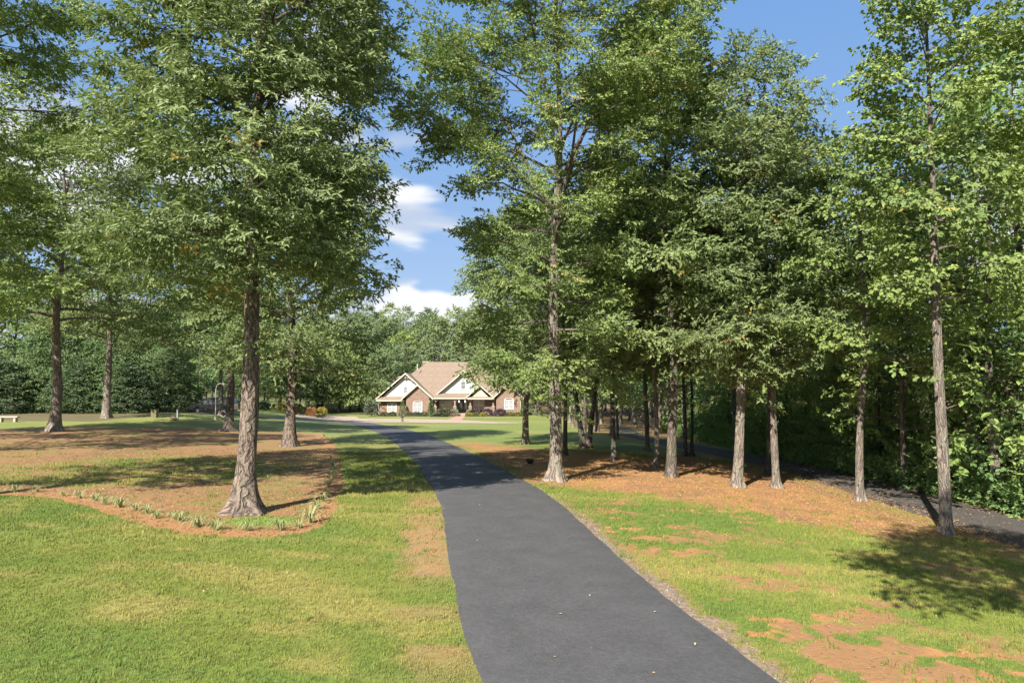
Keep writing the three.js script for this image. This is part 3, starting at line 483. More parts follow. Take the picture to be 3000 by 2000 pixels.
  scatter(20, () => [3.5 + 24 * r(), 104 + 40 * r()], 4, (x, d, k) => copyTree('broadleaf_tree', 'green tree standing right of the house behind the grove', 'trees right of the house', farKinds[k % 3], farMats[(k + 1) % 3], x, d, 0.8 + 0.3 * r(), r() * 6.28));
  scatter(120, () => [-105 + 150 * r(), 152 + 105 * r()], 5.2, (x, d, k) => copyTree('hillside_tree', 'round-crowned tree of the wooded hillside behind the house', 'trees on the hillside', farKinds[k % 3], farMats[Math.floor(r() * 4)], x, d, 0.9 + 0.45 * r(), r() * 6.28));
}
{ // leafy undergrowth at the foot of the right-hand woods
  const r = rng(12), s = [];
  for (let k = 0; k < 14000; k++) { const d = 14 + 60 * r(), x = 16.3 + 9 * r() * r(), top = 0.25 + 2.4 * sm(0.35, 0.8, noise(x * 0.6, d * 0.6)) * sm(16.2, 17.6, x), y = top * Math.pow(r(), 0.7); s.push([V(x, d, y + 0.05), new THREE.Vector3(r() - 0.7, r() - 0.3, r() - 0.3).normalize()]); }
  const g = foliage('undergrowth', scene, 'fern', 'shade', s, r, 1.15); copies += s.length; tag(g, 'low leafy undergrowth along the foot of the right-hand woods', 'undergrowth');
}
console.log('trees done', copies, [...woodKinds, sapling, evergreen, ...farKinds].map(k => k.crown.attributes.position.count / 3).join());

// ------------------------------------------------------------------ the house
const brickMap = tex(512, 512, (u, v) => {
  const row = Math.floor(v * 24), uu = u * 10 + (row % 2) * 0.5 + 0.35 * HT[row * 37 & 65535], col = Math.floor(uu), fx = uu - col, fy = v * 24 - row, h = HT[(((col % 10) * 613 + row * 97)) & 65535], joint = (fx < 0.05 || fy < 0.12) ? 1 : 0;
  const c = mix3(mix3([0.18, 0.105, 0.075], [0.24, 0.16, 0.12], sm(0.2, 0.8, h)), [0.11, 0.065, 0.05], h > 0.82 ? 0.8 : 0); const k = 0.85 + 0.3 * tnoise(u, v, 90, 90, 3);
  return joint ? [0.24, 0.2, 0.17] : [c[0] * k, c[1] * k, c[2] * k];
});
const shingleMap = tex(512, 512, (u, v) => { const row = Math.floor(v * 28), col = Math.floor(u * 22 + HT[row * 11 & 65535] * 3), h = HT[(col * 811 + row * 173) & 65535], e = (v * 28 - row) < 0.14 ? 0.8 : 1, k = e * (0.82 + 0.32 * h) * (0.9 + 0.2 * tnoise(u, v, 6, 6, 2)); return [0.185 * k, 0.138 * k, 0.104 * k]; });
const sidingBump = tex(8, 256, (u, v) => { const n = (v * 12) % 1; return [n, n, n]; }, false);
const M = {
  brick: new THREE.MeshStandardMaterial({ map: brickMap, bumpMap: brickMap, bumpScale: 0.01, roughness: 0.9 }),
  roof: new THREE.MeshStandardMaterial({ map: shingleMap, bumpMap: shingleMap, bumpScale: 0.01, roughness: 0.92 }),
  siding: new THREE.MeshStandardMaterial({ color: new THREE.Color().setRGB(0.36, 0.375, 0.375), bumpMap: sidingBump, bumpScale: 0.02, roughness: 0.7 }),
  trim: std(0.44, 0.40, 0.33, 0.6), white: std(0.55, 0.55, 0.54, 0.55), timber: std(0.22, 0.16, 0.13, 0.8), door: std(0.03, 0.05, 0.035, 0.4), step: std(0.33, 0.2, 0.15, 0.9), porch: std(0.36, 0.31, 0.26, 0.85), black: std(0.03, 0.03, 0.032, 0.5, { metalness: 0.4 }),
  glass: new THREE.MeshPhysicalMaterial({ color: new THREE.Color().setRGB(0.10, 0.12, 0.14), roughness: 0.06, clearcoat: 1, clearcoatRoughness: 0.03 }),
  blind: std(0.30, 0.315, 0.33, 0.8), curtain: std(0.34, 0.29, 0.23, 0.9),
};
function uvBox(g, s = 1) { // uv in metres from position and normal
  g = g.index ? g.toNonIndexed() : g; g.computeVertexNormals(); const p = g.attributes.position, n = g.attributes.normal, uv = [];
  for (let i = 0; i < p.count; i++) { const ax = Math.abs(n.getX(i)), ay = Math.abs(n.getY(i)), az = Math.abs(n.getZ(i)); let u, v; if (az >= ax && az >= ay * 0.6) { u = p.getX(i); v = Math.abs(n.getY(i)) > 0.3 ? Math.hypot(p.getY(i), p.getZ(i)) : p.getY(i); } else if (ax >= ay * 0.6) { u = p.getZ(i); v = Math.abs(n.getY(i)) > 0.3 ? Math.hypot(p.getY(i), p.getX(i)) : p.getY(i); } else { u = p.getX(i); v = p.getZ(i); } uv.push(u * s, v * s); }
  g.setAttribute('uv', new THREE.Float32BufferAttribute(uv, 2)); return g;
}
const uvb = (w, h, d, x, y, z, s = 0.45) => uvBox(bx(w, h, d, x, y, z), s);
function prism(pts, z0, z1) { const s = new THREE.Shape(pts.map(p => new THREE.Vector2(p[0], p[1]))); return new THREE.ExtrudeGeometry(s, { depth: z1 - z0, bevelEnabled: false }).translate(0, 0, z0); }
{
  const FL = -2.80, house = thing('house', 'brick and white-gabled house with tan shingle roofs at the end of the driveway', 'house', 0, FL, -124);
  const wall = (g, m = M.brick) => part('wall', uvBox(g, 0.45), m, house);
  wall(bx(9.3, 3.0, 9.8, -19.5, 1.4, -5.0));                       // left wing
  wall(prism([[-19.05, -0.1], [-14.9, -0.1], [-14.9, 3.35], [-16.98, 5.25], [-19.05, 3.35]], -0.6, 0.9));  // brick gable bay
  wall(bx(12.4, 3.2, 9.6, -8.8, 1.5, -7.3));                        // main body behind the porch
  wall(prism([[-2.85, -0.1], [1.5, -0.1], [1.5, 3.35], [-0.68, 5.35], [-2.85, 3.35]], -9, 0.5));  // right wing
  wall(bx(2.2, 3.1, 1.9, -3.9, 1.45, -1.55));                       // stone return beside the porch
  wall(prism([[-23.6, 3.3], [-15.1, 3.3], [-19.33, 7.25]], -1.2, -0.25), M.siding).name = 'gable_wall';
  wall(prism([[-13.3, 3.95], [-4.3, 3.95], [-8.85, 7.75]], -2.2, -1.35), M.siding).name = 'gable_wall';
  wall(prism([[-7.4, 3.3], [-4.2, 3.3], [-5.8, 4.85]], -0.5, 0.1), std(0.4, 0.36, 0.29, 0.8)).name = 'gable_wall';
  wall(bx(4.6, 5.4, 5, -21.9, 2.6, -11.6), M.siding);
  // roofs: two slopes, each a slab with its own thickness
  function gable(xc, hw, ye, ya, zf, zb, name = 'roof') {
    const th = 0.16, roof = part(name, uvBox(prism([[xc - hw, ye], [xc, ya], [xc + hw, ye], [xc + hw, ye - th], [xc, ya - th * 1.3], [xc - hw, ye - th]], zb, zf), 0.35), M.roof, house);
    const k = 0.24; part('rake_board', prism([[xc - hw - 0.06, ye - 0.02], [xc, ya + 0.04], [xc + hw + 0.06, ye - 0.02], [xc + hw + 0.06, ye - 0.02 - k], [xc, ya + 0.03 - k * 1.25], [xc - hw - 0.06, ye - 0.02 - k]], zf + 0.002, zf + 0.06), M.trim, roof);
    return roof;
  }
  gable(-19.33, 5.25, 3.1, 7.7, 0.35, -8); gable(-16.98, 2.8, 3.1, 5.65, 1.35, -3); gable(-8.85, 5.3, 3.55, 8.1, -0.75, -8); gable(-5.8, 2.55, 3.3, 5.55, 0.55, -4); gable(-0.68, 2.75, 3.25, 5.85, 0.95, -8);
  const hip = (x0, x1, z0, z1, y, rx0, rx1, rz, ry) => { const p = [[x0, y, z0], [x1, y, z0], [x1, y, z1], [x0, y, z1], [rx0, ry, rz], [rx1, ry, rz]], f = [[0, 1, 5], [0, 5, 4], [1, 2, 5], [2, 3, 4], [2, 4, 5], [3, 0, 4], [0, 2, 1], [0, 3, 2]]; const o = []; f.forEach(t => t.forEach(k => o.push(...p[k]))); return part('roof', uvBox(geom(o), 0.35), M.roof, house); };
  hip(-25, 1.6, -0.9, -15, 2.95, -16.2, -7.0, -7.9, 9.9);
  hip(-24.7, -18.6, -8.6, -14.4, 5.35, -22.4, -20, -11.5, 7.2);
  // skirt roofs under the gables
  const pent = (x0, x1, yl, zl, yh, zh) => { const g = part('skirt_roof', uvBox(geom([x0, yl, zl, x1, yl, zl, x1, yh, zh, x0, yl, zl, x1, yh, zh, x0, yh, zh, x0, yl - 0.2, zl, x1, yl, zl, x0, yl, zl, x0, yl - 0.2, zl, x1, yl - 0.2, zl, x1, yl, zl, x0, yl - 0.2, zl, x0, yl - 0.2, zh, x1, yl - 0.2, zh, x0, yl - 0.2, zl, x1, yl - 0.2, zh, x1, yl - 0.2, zl]), 0.35), M.roof, house); part('fascia', bx(x1 - x0, 0.2, 0.05, (x0 + x1) / 2, yl - 0.1, zl + 0.03), M.trim, g); };
  pent(-24.5, -19.3, 2.8, 0.75, 3.4, -0.1); pent(-14.1, -8.0, 3.2, 0.45, 4.0, -1.2); pent(-8.0, -3.2, 3.15, 0.85, 3.4, 0.25);
  // timber arches in the gable peaks
  for (const [x, y, z, w] of [[-19.33, 6.9, 0.1, 1.5], [-8.85, 7.25, -1.0, 1.6]]) {
    const t = part('gable_bracket', new THREE.TorusGeometry(w, 0.09, 6, 14, Math.PI * 0.62).rotateZ(Math.PI * 0.19).translate(x, y - w - 0.05, z), M.timber, house);
    part('king_post', bx(0.14, 0.8, 0.12, x, y + 0.05, z + 0.02), M.timber, t); part('collar_beam', bx(1.3, 0.12, 0.1, x, y - 0.02, z), M.timber, t);
  }
  // windows
  function win(x, y, z, w, h, lights, arch, inner = M.blind, cols = 2, rows = 4) {
    const g = new THREE.Group(); g.name = 'window'; g.position.set(x, y, z); house.add(g);
    const n = lights, lw = w / n;
    part('backing', bx(w, h, 0.02, 0, h / 2, 0.012), inner, g);
    const bars = [bx(w + 0.2, 0.11, 0.12, 0, -0.055, 0.06), bx(w + 0.2, 0.12, 0.12, 0, h + 0.06, 0.06)];
    for (let k = 0; k <= n; k++) bars.push(bx(0.11, h, 0.12, -w / 2 + k * lw + (k === 0 ? -0.045 : k === n ? 0.045 : 0), h / 2, 0.06));
    part('frame', mergeGeometries(bars), M.white, g);
    for (let k = 0; k < n; k++) {
      part('pane', bx(lw - 0.1, h, 0.008, -w / 2 + (k + 0.5) * lw, h / 2, 0.055), new THREE.MeshPhysicalMaterial({ color: 0xffffff, roughness: 0.05, transmission: 1, thickness: 0 }), g);
      const mb = [bx(lw - 0.1, 0.06, 0.03, -w / 2 + (k + 0.5) * lw, h / 2, 0.072)];
      for (let c = 1; c < cols; c++) mb.push(bx(0.025, h, 0.02, -w / 2 + (k + c / cols) * lw, h / 2, 0.071));
      for (let q = 1; q < rows; q++) if (q * 2 !== rows) mb.push(bx(lw - 0.1, 0.025, 0.02, -w / 2 + (k + 0.5) * lw, h * q / rows, 0.071));
      part('muntin', mergeGeometries(mb), M.white, g);
    }
    if (arch) { const s = new THREE.Shape(); s.absarc(0, 0, w / 2 + 0.08, 0, Math.PI); s.lineTo(-w / 2, 0); s.absarc(0, 0, w / 2 - 0.05, Math.PI, 0, true); part('arch_trim', new THREE.ExtrudeGeometry(s, { depth: 0.1, bevelEnabled: false, curveSegments: 16 }).scale(1, arch, 1).translate(0, h + 0.13, 0.01), M.white, g); const f = new THREE.Shape(); f.absarc(0, 0, w / 2 - 0.06, 0, Math.PI); part('arch_pane', new THREE.ShapeGeometry(f, 14).scale(1, arch, 1).translate(0, h + 0.13, 0.04), M.glass, g); }
  }
  win(-21.75, 0.75, 0.0 - 0.1, 1.5, 1.5, 2); win(-16.95, 0.78, 0.9, 1.5, 1.5, 2, 0.3); win(-0.55, 1.2, 0.5, 1.5, 1.55, 2, 0.4);
  win(-8.95, 4.85, -1.35, 0.72, 1.25, 1, 0.8, M.glass); win(-19.33, 4.15, -0.25, 0.52, 0.95, 1, 0.8, M.glass);
  win(-5.7, 1.15, -2.5, 2.6, 1.55, 3, 0, M.curtain, 2, 4); win(-12.2, 1.0, -2.5, 2.2, 1.6, 2, 0, M.curtain, 2, 4);
  // porch
  part('porch_floor', bx(11.2, 0.34, 2.9, -8.6, 0.17, -1.05), M.porch, house);
  for (let k = 0; k < 3; k++) part('step', bx(2.4, 0.115, 0.34, -8.9, 0.285 - 0.115 * k - 0.005, 0.58 + 0.34 * k), M.step, house);
  for (const x of [-13.9, -10.35, -7.55, -3.4]) { const c = part('porch_column', uvb(0.55, 1.3, 0.55, x, 0.95, 0.05), M.brick, house); part('column_shaft', bx(0.28, 1.5, 0.28, x, 2.3, 0.05), M.timber, c); part('column_cap', bx(0.64, 0.08, 0.64, x, 1.64, 0.05), M.trim, c); }
  const sh = new THREE.Shape(); sh.moveTo(-14.2, 3.25); sh.lineTo(-3.1, 3.25); sh.lineTo(-3.1, 2.62);
  for (const [a, b] of [[-3.4, -7.55], [-7.55, -10.35], [-10.35, -13.9]]) { sh.lineTo(a - 0.35, 2.62); sh.quadraticCurveTo((a + b) / 2, 3.3, b + 0.35, 2.62); }
  sh.lineTo(-14.2, 2.62); part('arched_beam', new THREE.ExtrudeGeometry(sh, { depth: 0.22, bevelEnabled: false }).translate(0, 0, -0.06), M.timber, house);
  for (const x of [-9.42, -8.5]) { const d = part('door', new RoundedBoxGeometry(0.88, 2.2, 0.08, 2, 0.02).translate(x, 1.46, -2.44), M.door, house); part('door_pane', bx(0.46, 1.3, 0.02, x, 1.7, -2.385), M.glass, d); part('handle', bx(0.03, 0.2, 0.05, x + (x < -9 ? 0.36 : -0.36), 1.35, -2.37), M.trim, d); }
  for (const x of [-10.2, -7.7]) part('sidelight', bx(0.4, 2.1, 0.06, x, 1.42, -2.45), M.glass, house);
  for (const x of [-9.55, -8.45]) { const l = part('lantern', new THREE.CylinderGeometry(0.13, 0.17, 0.42, 6).translate(x, 2.6, 0.25), std(0.7, 0.68, 0.6, 0.3), house); part('lantern_cap', new THREE.ConeGeometry(0.2, 0.16, 6).translate(x, 2.9, 0.25), M.black, l); }
  part('vent_pipe', new THREE.CylinderGeometry(0.07, 0.07, 1.1, 10).translate(-17.9, 8.9, -5), M.white, house);
  const ch = part('chimney', uvb(1.1, 2.0, 0.9, -16.9, 8.9, -9.6), M.brick, house); part('chimney_cap', bx(1.25, 0.12, 1.05, -16.9, 9.96, -9.6), M.trim, ch);
  for (const x of [-24.18, -14.85, 1.52]) part('downspout', bx(0.09, 2.7, 0.09, x, 1.35, x > 0 ? 0.56 : x < -20 ? -0.02 : 0.95), M.trim, house);
}
// ------------------------------------------------------------------ shrubs
function shrubGeo(seed, n, shape, leaf) {
  const r = rng(seed), out = [];
  for (let i = 0; i < n; i++) {
    const a = r() * 6.283, t = Math.pow(r(), 0.8); let y, q;
    if (shape === 'cone') { y = Math.pow(r(), 1.25); q = 0.5 * Math.pow(1 - y, 0.75) * (0.55 + 0.5 * Math.pow(r(), 0.5)) + 0.02; } else if (shape === 'loose') { y = 0.08 + 0.92 * t; q = 0.5 * Math.sin(Math.PI * (0.25 + 0.6 * y)) * (0.3 + 0.75 * r()); } else { const e = Math.asin(r()); y = Math.sin(e) * (0.75 + 0.25 * r()); q = 0.5 * Math.cos(e) * (0.75 + 0.28 * r()); }
    const lump = 0.85 + 0.3 * noise(a * 2.2 + seed, y * 5), p = new THREE.Vector3(Math.cos(a) * q * lump, y * (shape === 'cone' ? 1 : lump), Math.sin(a) * q * lump);
    for (let k = 0; k < 4; k++) { const d = new THREE.Vector3(Math.cos(a) + (r() - 0.5) * 1.6, 0.4 + (r() - 0.4) * 1.4, Math.sin(a) + (r() - 0.5) * 1.6).normalize(), nn = new THREE.Vector3(r() - 0.5, r() * 0.8, r() - 0.5).addScaledVector(d, -0.2).normalize(); pushLeaf(out, p, d, nn, leaf * (0.7 + 0.6 * r()), leaf * 0.55); }
  }
  return geom(out);
}
const shrubGeos = { mound: shrubGeo(1, 420, 'mound', 0.13), cone: shrubGeo(2, 520, 'cone', 0.075), loose: shrubGeo(3, 300, 'loose', 0.12) };
function shrub(name, label, kind, mat, x, d, w, h, turn = 0, group) {
  const g = thing(name, label, 'shrub', x, Hgt(x, d) - 0.02, -d, turn, group); g.scale.set(w, h, w);
  const c = part('foliage', shrubGeos[kind], mat, g); c.userData.kind = 'stuff';
  part('stem', new THREE.CylinderGeometry(0.02, 0.035, 0.4, 6).translate(0, 0.2, 0), bark.dark, g); return g;
}
const SM = { box: leafMat(0.081, 0.142, 0.038), lime: leafMat(0.230, 0.270, 0.041), cone: leafMat(0.108, 0.169, 0.030), purple: leafMat(0.115, 0.068, 0.081), gold: leafMat(0.405, 0.338, 0.041), orange: leafMat(0.405, 0.203, 0.047), pale: leafMat(0.351, 0.405, 0.243), olive: leafMat(0.149, 0.155, 0.054), pink: leafMat(0.500, 0.270, 0.297), grey: leafMat(0.135, 0.162, 0.101) };
shrub('conical_evergreen', 'pointed evergreen between the two left brick windows of the house', 'cone', SM.cone, -19.5, 121.9, 1.5, 2.7);
shrub('conical_evergreen', 'pointed evergreen at the left end of the porch', 'cone', SM.cone, -14.35, 121.6, 1.7, 2.9, 1);
shrub('conical_evergreen', 'pointed evergreen at the right corner of the house', 'cone', SM.cone, 1.95, 122.6, 1.2, 2.9, 2);
shrub('crape_shrub', 'loose grey-green shrub at the left corner of the house', 'loose', SM.grey, -24.9, 121.2, 2.6, 2.4);
[[-22.6, 1.4, 'leftmost clipped mound in the front bed'], [-21.2, 1.5, 'clipped mound under the left twin window'], [-18.3, 1.4, 'clipped mound right of the left pointed evergreen'], [-16.9, 1.6, 'clipped mound under the brick gable window'], [-15.6, 1.3, 'clipped mound left of the porch evergreen']].forEach(([x, w, l], i) => shrub('boxwood', l + ' of the house', 'mound', i % 2 ? SM.box : SM.olive, x, 121.3, w, 0.85, i, 'clipped mounds along the house front'));
shrub('spreading_shrub', 'broad olive shrub in front of the left porch window', 'mound', SM.olive, -11.9, 121.3, 3.0, 1.5);
shrub('spreading_shrub', 'low dark spreading shrub at the left of the front walk', 'mound', SM.box, -12.6, 120.2, 3.2, 0.75, 1);
shrub('hydrangea', 'pale flowering shrub left of the front door', 'mound', SM.pale, -10.15, 122.1, 1.2, 1.3);
shrub('hydrangea', 'pale flowering shrub right of the front door', 'mound', SM.pale, -7.65, 122.1, 1.1, 1.25, 1);
shrub('flowering_plant', 'pink flowering clump at the left of the front walk', 'mound', SM.pink, -10.5, 120.3, 0.9, 0.6);
[[-7.6, 'gold-leaved mound at the right of the front walk'], [-6.4, 'gold-leaved mound in the middle of the porch bed'], [-5.1, 'gold-leaved mound nearest the purple shrubs']].forEach(([x, l], i) => shrub('gold_shrub', l, 'mound', i === 1 ? SM.lime : SM.gold, x, 120.6, 1.35, 0.7, i, 'gold mounds before the porch'));
[[-6.6, 2.0, 1.3, 'purple shrub below the wide porch window'], [-4.4, 2.0, 1.4, 'purple shrub at the right end of the porch'], [-2.2, 2.4, 1.35, 'broad purple shrub left of the right gable window']].forEach(([x, w, h, l], i) => shrub('purple_shrub', l, 'mound', SM.purple, x, 121.7, w, h, i, 'purple shrubs along the porch'));
[[-0.4, 'lime mound under the arched right window'], [0.9, 'lime mound at the right corner of the house']].forEach(([x, l], i) => shrub('lime_shrub', l, 'mound', SM.lime, x, 121.4, 1.7, 0.8, i, 'lime mounds at the right gable'));
[[-36.5, 108, 'gold', 'lime-gold shrub at the left end of the bank'], [-34.4, 107, 'orange', 'rusty orange shrub on the grassy bank'], [-33.0, 108.5, 'lime', 'round lime shrub on the grassy bank'], [-31.4, 107, 'orange', 'orange shrub beside the golden one on the bank'], [-30.0, 108, 'gold', 'golden shrub nearest the concrete court'], [-38.4, 106, 'box', 'dark green shrub at the left end of the bank'], [-29.2, 104.5, 'lime', 'flat lime ground-hugging shrub at the court edge']].forEach(([x, d, m, l], i) => shrub('bank_shrub', l, i % 2 ? 'mound' : 'loose', SM[m], x, d, 1.7, i === 6 ? 0.6 : 1.5, i, 'coloured shrubs on the bank'));

// ------------------------------------------------------------------ bird bath, lamp post, bench and other small things
const stone = std(0.36, 0.33, 0.29, 0.9), lathe = p => new THREE.LatheGeometry(p.map(q => new THREE.Vector2(q[0], q[1])), 24);
{
  const b = thing('bird_bath', 'dark urn-shaped bird bath on the lawn edge before the house', 'bird bath', -15.2, Hgt(-15.2, 95) + 0.02, -95), m = std(0.10, 0.085, 0.075, 0.7);
  part('base', lathe([[0, 0], [0.26, 0], [0.26, 0.06], [0.14, 0.14], [0.1, 0.22]]), m, b); part('pedestal', lathe([[0.1, 0.22], [0.17, 0.34], [0.08, 0.5], [0.11, 0.6], [0.16, 0.64]]), m, b); part('bowl', lathe([[0, 0.63], [0.2, 0.65], [0.38, 0.76], [0.42, 0.84], [0.38, 0.83], [0.2, 0.72], [0, 0.7]]), m, b);
}
{
  const x = -30.63, d = 70.75, l = thing('lamp_post', 'pale thin post with a short bent arm beside the parked van', 'lamp post', x, Hgt(x, d), -d), m = std(0.55, 0.5, 0.44, 0.5, { metalness: 0.2 });
  part('post', new THREE.TubeGeometry(new THREE.CatmullRomCurve3([[0, -0.1], [0, 1.5], [0, 3.2], [0.1, 3.55], [0.35, 3.72], [0.75, 3.74]].map(p => new THREE.Vector3(p[0], p[1], 0))), 40, 0.05, 8), m, l);
  part('collar', new THREE.CylinderGeometry(0.09, 0.11, 0.3, 12).translate(0, 0.14, 0), m, l); part('lamp_head', lathe([[0.02, 0.12], [0.07, 0.1], [0.2, 0], [0.17, -0.02], [0, -0.02]]).translate(0.78, 3.64, 0), m, l);
  const h = thing('hose_post', 'short brown post hung with a pale coiled hose beside the lamp post', 'post', x + 0.55, Hgt(x, d) - 0.02, -d - 0.4), w = std(0.16, 0.09, 0.06, 0.9);
  part('post', new RoundedBoxGeometry(0.16, 1.15, 0.16, 2, 0.02).translate(0, 0.57, 0), w, h); part('cap', new THREE.ConeGeometry(0.15, 0.12, 4).rotateY(0.785).translate(0, 1.2, 0), w, h);
  part('hose', mergeGeometries([0, 1, 2].map(k => new THREE.TorusGeometry(0.25 + 0.03 * k, 0.022, 6, 24).translate(0.14, 0.62, 0.12 + 0.03 * k))), std(0.5, 0.48, 0.42, 0.6), h);
}
{
  const b = thing('stone_bench', 'low grey stone bench at the left edge under the evergreens', 'bench', -44.6, Hgt(-44.6, 60.7), -60.7, 0.12);
  part('seat', new RoundedBoxGeometry(1.7, 0.12, 0.5, 2, 0.03).translate(0, 0.45, 0), stone, b); for (const s of [-1, 1]) part('support', new RoundedBoxGeometry(0.2, 0.42, 0.4, 2, 0.03).translate(0.58 * s, 0.2, 0), stone, b);
  const k = thing('wood_post', 'short upright post beside the tan boulder by the evergreens', 'post', -33.3, Hgt(-33.3, 68.2), -68.2), w = std(0.25, 0.24, 0.25, 0.8); part('shaft', new RoundedBoxGeometry(0.14, 0.95, 0.14, 2, 0.02).translate(0, 0.45, 0), w, k); part('cap', bx(0.2, 0.06, 0.2, 0, 0.95, 0), w, k);
  const g = new THREE.IcosahedronGeometry(0.42, 3), p = g.attributes.position; for (let i = 0; i < p.count; i++) { const q = 0.75 + 0.5 * fbm(p.getX(i) * 3 + 9, p.getY(i) * 3 + p.getZ(i) * 2 + 9, 3); p.setXYZ(i, p.getX(i) * q, p.getY(i) * q * 0.6 + 0.12, p.getZ(i) * q); } g.computeVertexNormals();
  const rock = new THREE.Mesh(g, std(0.4, 0.28, 0.17, 0.95)); rock.name = numbered('boulder'); rock.position.set(-33.1, Hgt(-33.1, 66.9), -66.9); tag(rock, 'small tan boulder on the grass near the evergreens', 'boulder'); scene.add(rock);
  const u = thing('utility_box', 'olive utility box in front of the dark evergreens', 'utility box', -36.2, Hgt(-36.2, 69.4), -69.4), um = std(0.12, 0.11, 0.05, 0.7); part('cabinet', new RoundedBoxGeometry(0.55, 0.75, 0.5, 2, 0.03).translate(0, 0.36, 0), um, u); part('lid', new RoundedBoxGeometry(0.62, 0.08, 0.56, 2, 0.02).translate(0, 0.77, 0), um, u);
  const pot = thing('plant_pot', 'small black pot lying by the leaf litter right of the driveway', 'pot', 0.86, Hgt(0.86, 33.25), -33.25), pm = std(0.02, 0.022, 0.025, 0.35); part('bowl', lathe([[0, 0.0], [0.1, 0.0], [0.2, 0.16], [0.21, 0.2], [0.18, 0.19], [0.09, 0.03], [0, 0.03]]), pm, pot); part('rim', new THREE.TorusGeometry(0.205, 0.018, 8, 24).rotateX(Math.PI / 2).translate(0, 0.2, 0), pm, pot);
}
// ------------------------------------------------------------------ parked van, nose to the left
{
  const cx = -35.6, d = 81.6, v = thing('parked_van', 'dark grey minivan parked on the spur beyond the lamp post, nose to the left', 'van', cx, Hgt(cx, d) + 0.03, -d, 0.05);
  const paint = new THREE.MeshPhysicalMaterial({ color: new THREE.Color().setRGB(0.045, 0.045, 0.05), metalness: 0.5, roughness: 0.35, clearcoat: 1, clearcoatRoughness: 0.05 }), rubber = std(0.015, 0.015, 0.016, 0.85), rimM = std(0.5, 0.5, 0.52, 0.3, { metalness: 0.9 }), chrome = std(0.6, 0.6, 0.62, 0.2, { metalness: 1 });
  const s = new THREE.Shape(); s.moveTo(-2.5, 0.32); s.lineTo(-2.56, 0.62); s.quadraticCurveTo(-2.5, 0.86, -2.2, 0.93); s.quadraticCurveTo(-1.7, 1.02, -1.42, 1.06); s.quadraticCurveTo(-0.85, 1.52, -0.35, 1.66); s.quadraticCurveTo(0.4, 1.76, 1.3, 1.73); s.quadraticCurveTo(2.1, 1.7, 2.28, 1.58); s.quadraticCurveTo(2.5, 1.2, 2.52, 0.95); s.lineTo(2.55, 0.4); s.lineTo(2.45, 0.28);
  for (const x of [1.55, -1.5]) { s.lineTo(x + 0.4, 0.28); s.absarc(x, 0.34, 0.4, -0.15, Math.PI + 0.15, false); s.lineTo(x - 0.4, 0.28); } s.lineTo(-2.4, 0.28);
  part('body', new THREE.ExtrudeGeometry(s, { depth: 1.72, bevelEnabled: true, bevelSize: 0.09, bevelThickness: 0.1, bevelSegments: 4, curveSegments: 14 }).translate(0, 0, -0.86), paint, v);
  const wins = [[[-1.1, 1.1], [-0.28, 1.1], [-0.28, 1.56], [-0.55, 1.5]], [[-0.2, 1.1], [0.85, 1.1], [0.85, 1.62], [-0.2, 1.58]], [[0.93, 1.1], [2.2, 1.12], [2.05, 1.54], [0.93, 1.62]]];
  for (const side of [1, -1]) {
    for (const w of wins) part('side_window', prism(w, side > 0 ? 0.955 : -0.975, side > 0 ? 0.975 : -0.955), M.glass, v);
    part('trim_strip', bx(3.5, 0.035, 0.02, 0.5, 1.07, 0.968 * side), chrome, v); part('mirror', new RoundedBoxGeometry(0.22, 0.16, 0.14, 2, 0.04).translate(-0.95, 1.12, 1.05 * side), paint, v);
    for (const x of [-0.2, 0.9]) part('door_handle', bx(0.2, 0.03, 0.03, x + 0.35, 0.93, 0.972 * side), chrome, v);
    part('headlight', new RoundedBoxGeometry(0.36, 0.16, 0.2, 2, 0.05).translate(-2.36, 0.78, 0.78 * side), std(0.7, 0.72, 0.74, 0.1), v); part('tail_light', new RoundedBoxGeometry(0.12, 0.5, 0.16, 2, 0.04).translate(2.5, 1.05, 0.82 * side), std(0.4, 0.02, 0.02, 0.2), v);
    for (const x of [-1.5, 1.55]) { const w = new THREE.Group(); w.name = 'wheel'; w.position.set(x, 0.33, 0.84 * side); v.add(w); part('tyre', new THREE.TorusGeometry(0.255, 0.085, 10, 28), rubber, w); part('rim', mergeGeometries([new THREE.TorusGeometry(0.19, 0.02, 6, 24), ...[0, 1, 2, 3, 4].map(k => bx(0.05, 0.19, 0.03, 0, 0.1, 0).rotateZ(k * 1.2566)), new THREE.CylinderGeometry(0.05, 0.05, 0.05, 12).rotateX(Math.PI / 2)]).translate(0, 0, 0.05 * side), rimM, w); }
  }
  part('windshield', geom([-1.5, 1.06, 0.78, -0.62, 1.6, 0.7, -0.62, 1.6, -0.7, -1.5, 1.06, 0.78, -0.62, 1.6, -0.7, -1.5, 1.06, -0.78]).translate(-0.06, 0.03, 0), M.glass, v); part('bumper', new RoundedBoxGeometry(0.2, 0.22, 1.7, 2, 0.06).translate(-2.5, 0.45, 0), std(0.03, 0.03, 0.033, 0.6), v); part('grille', bx(0.05, 0.16, 0.9, -2.6, 0.68, 0), chrome, v);
}
console.log('objects done');

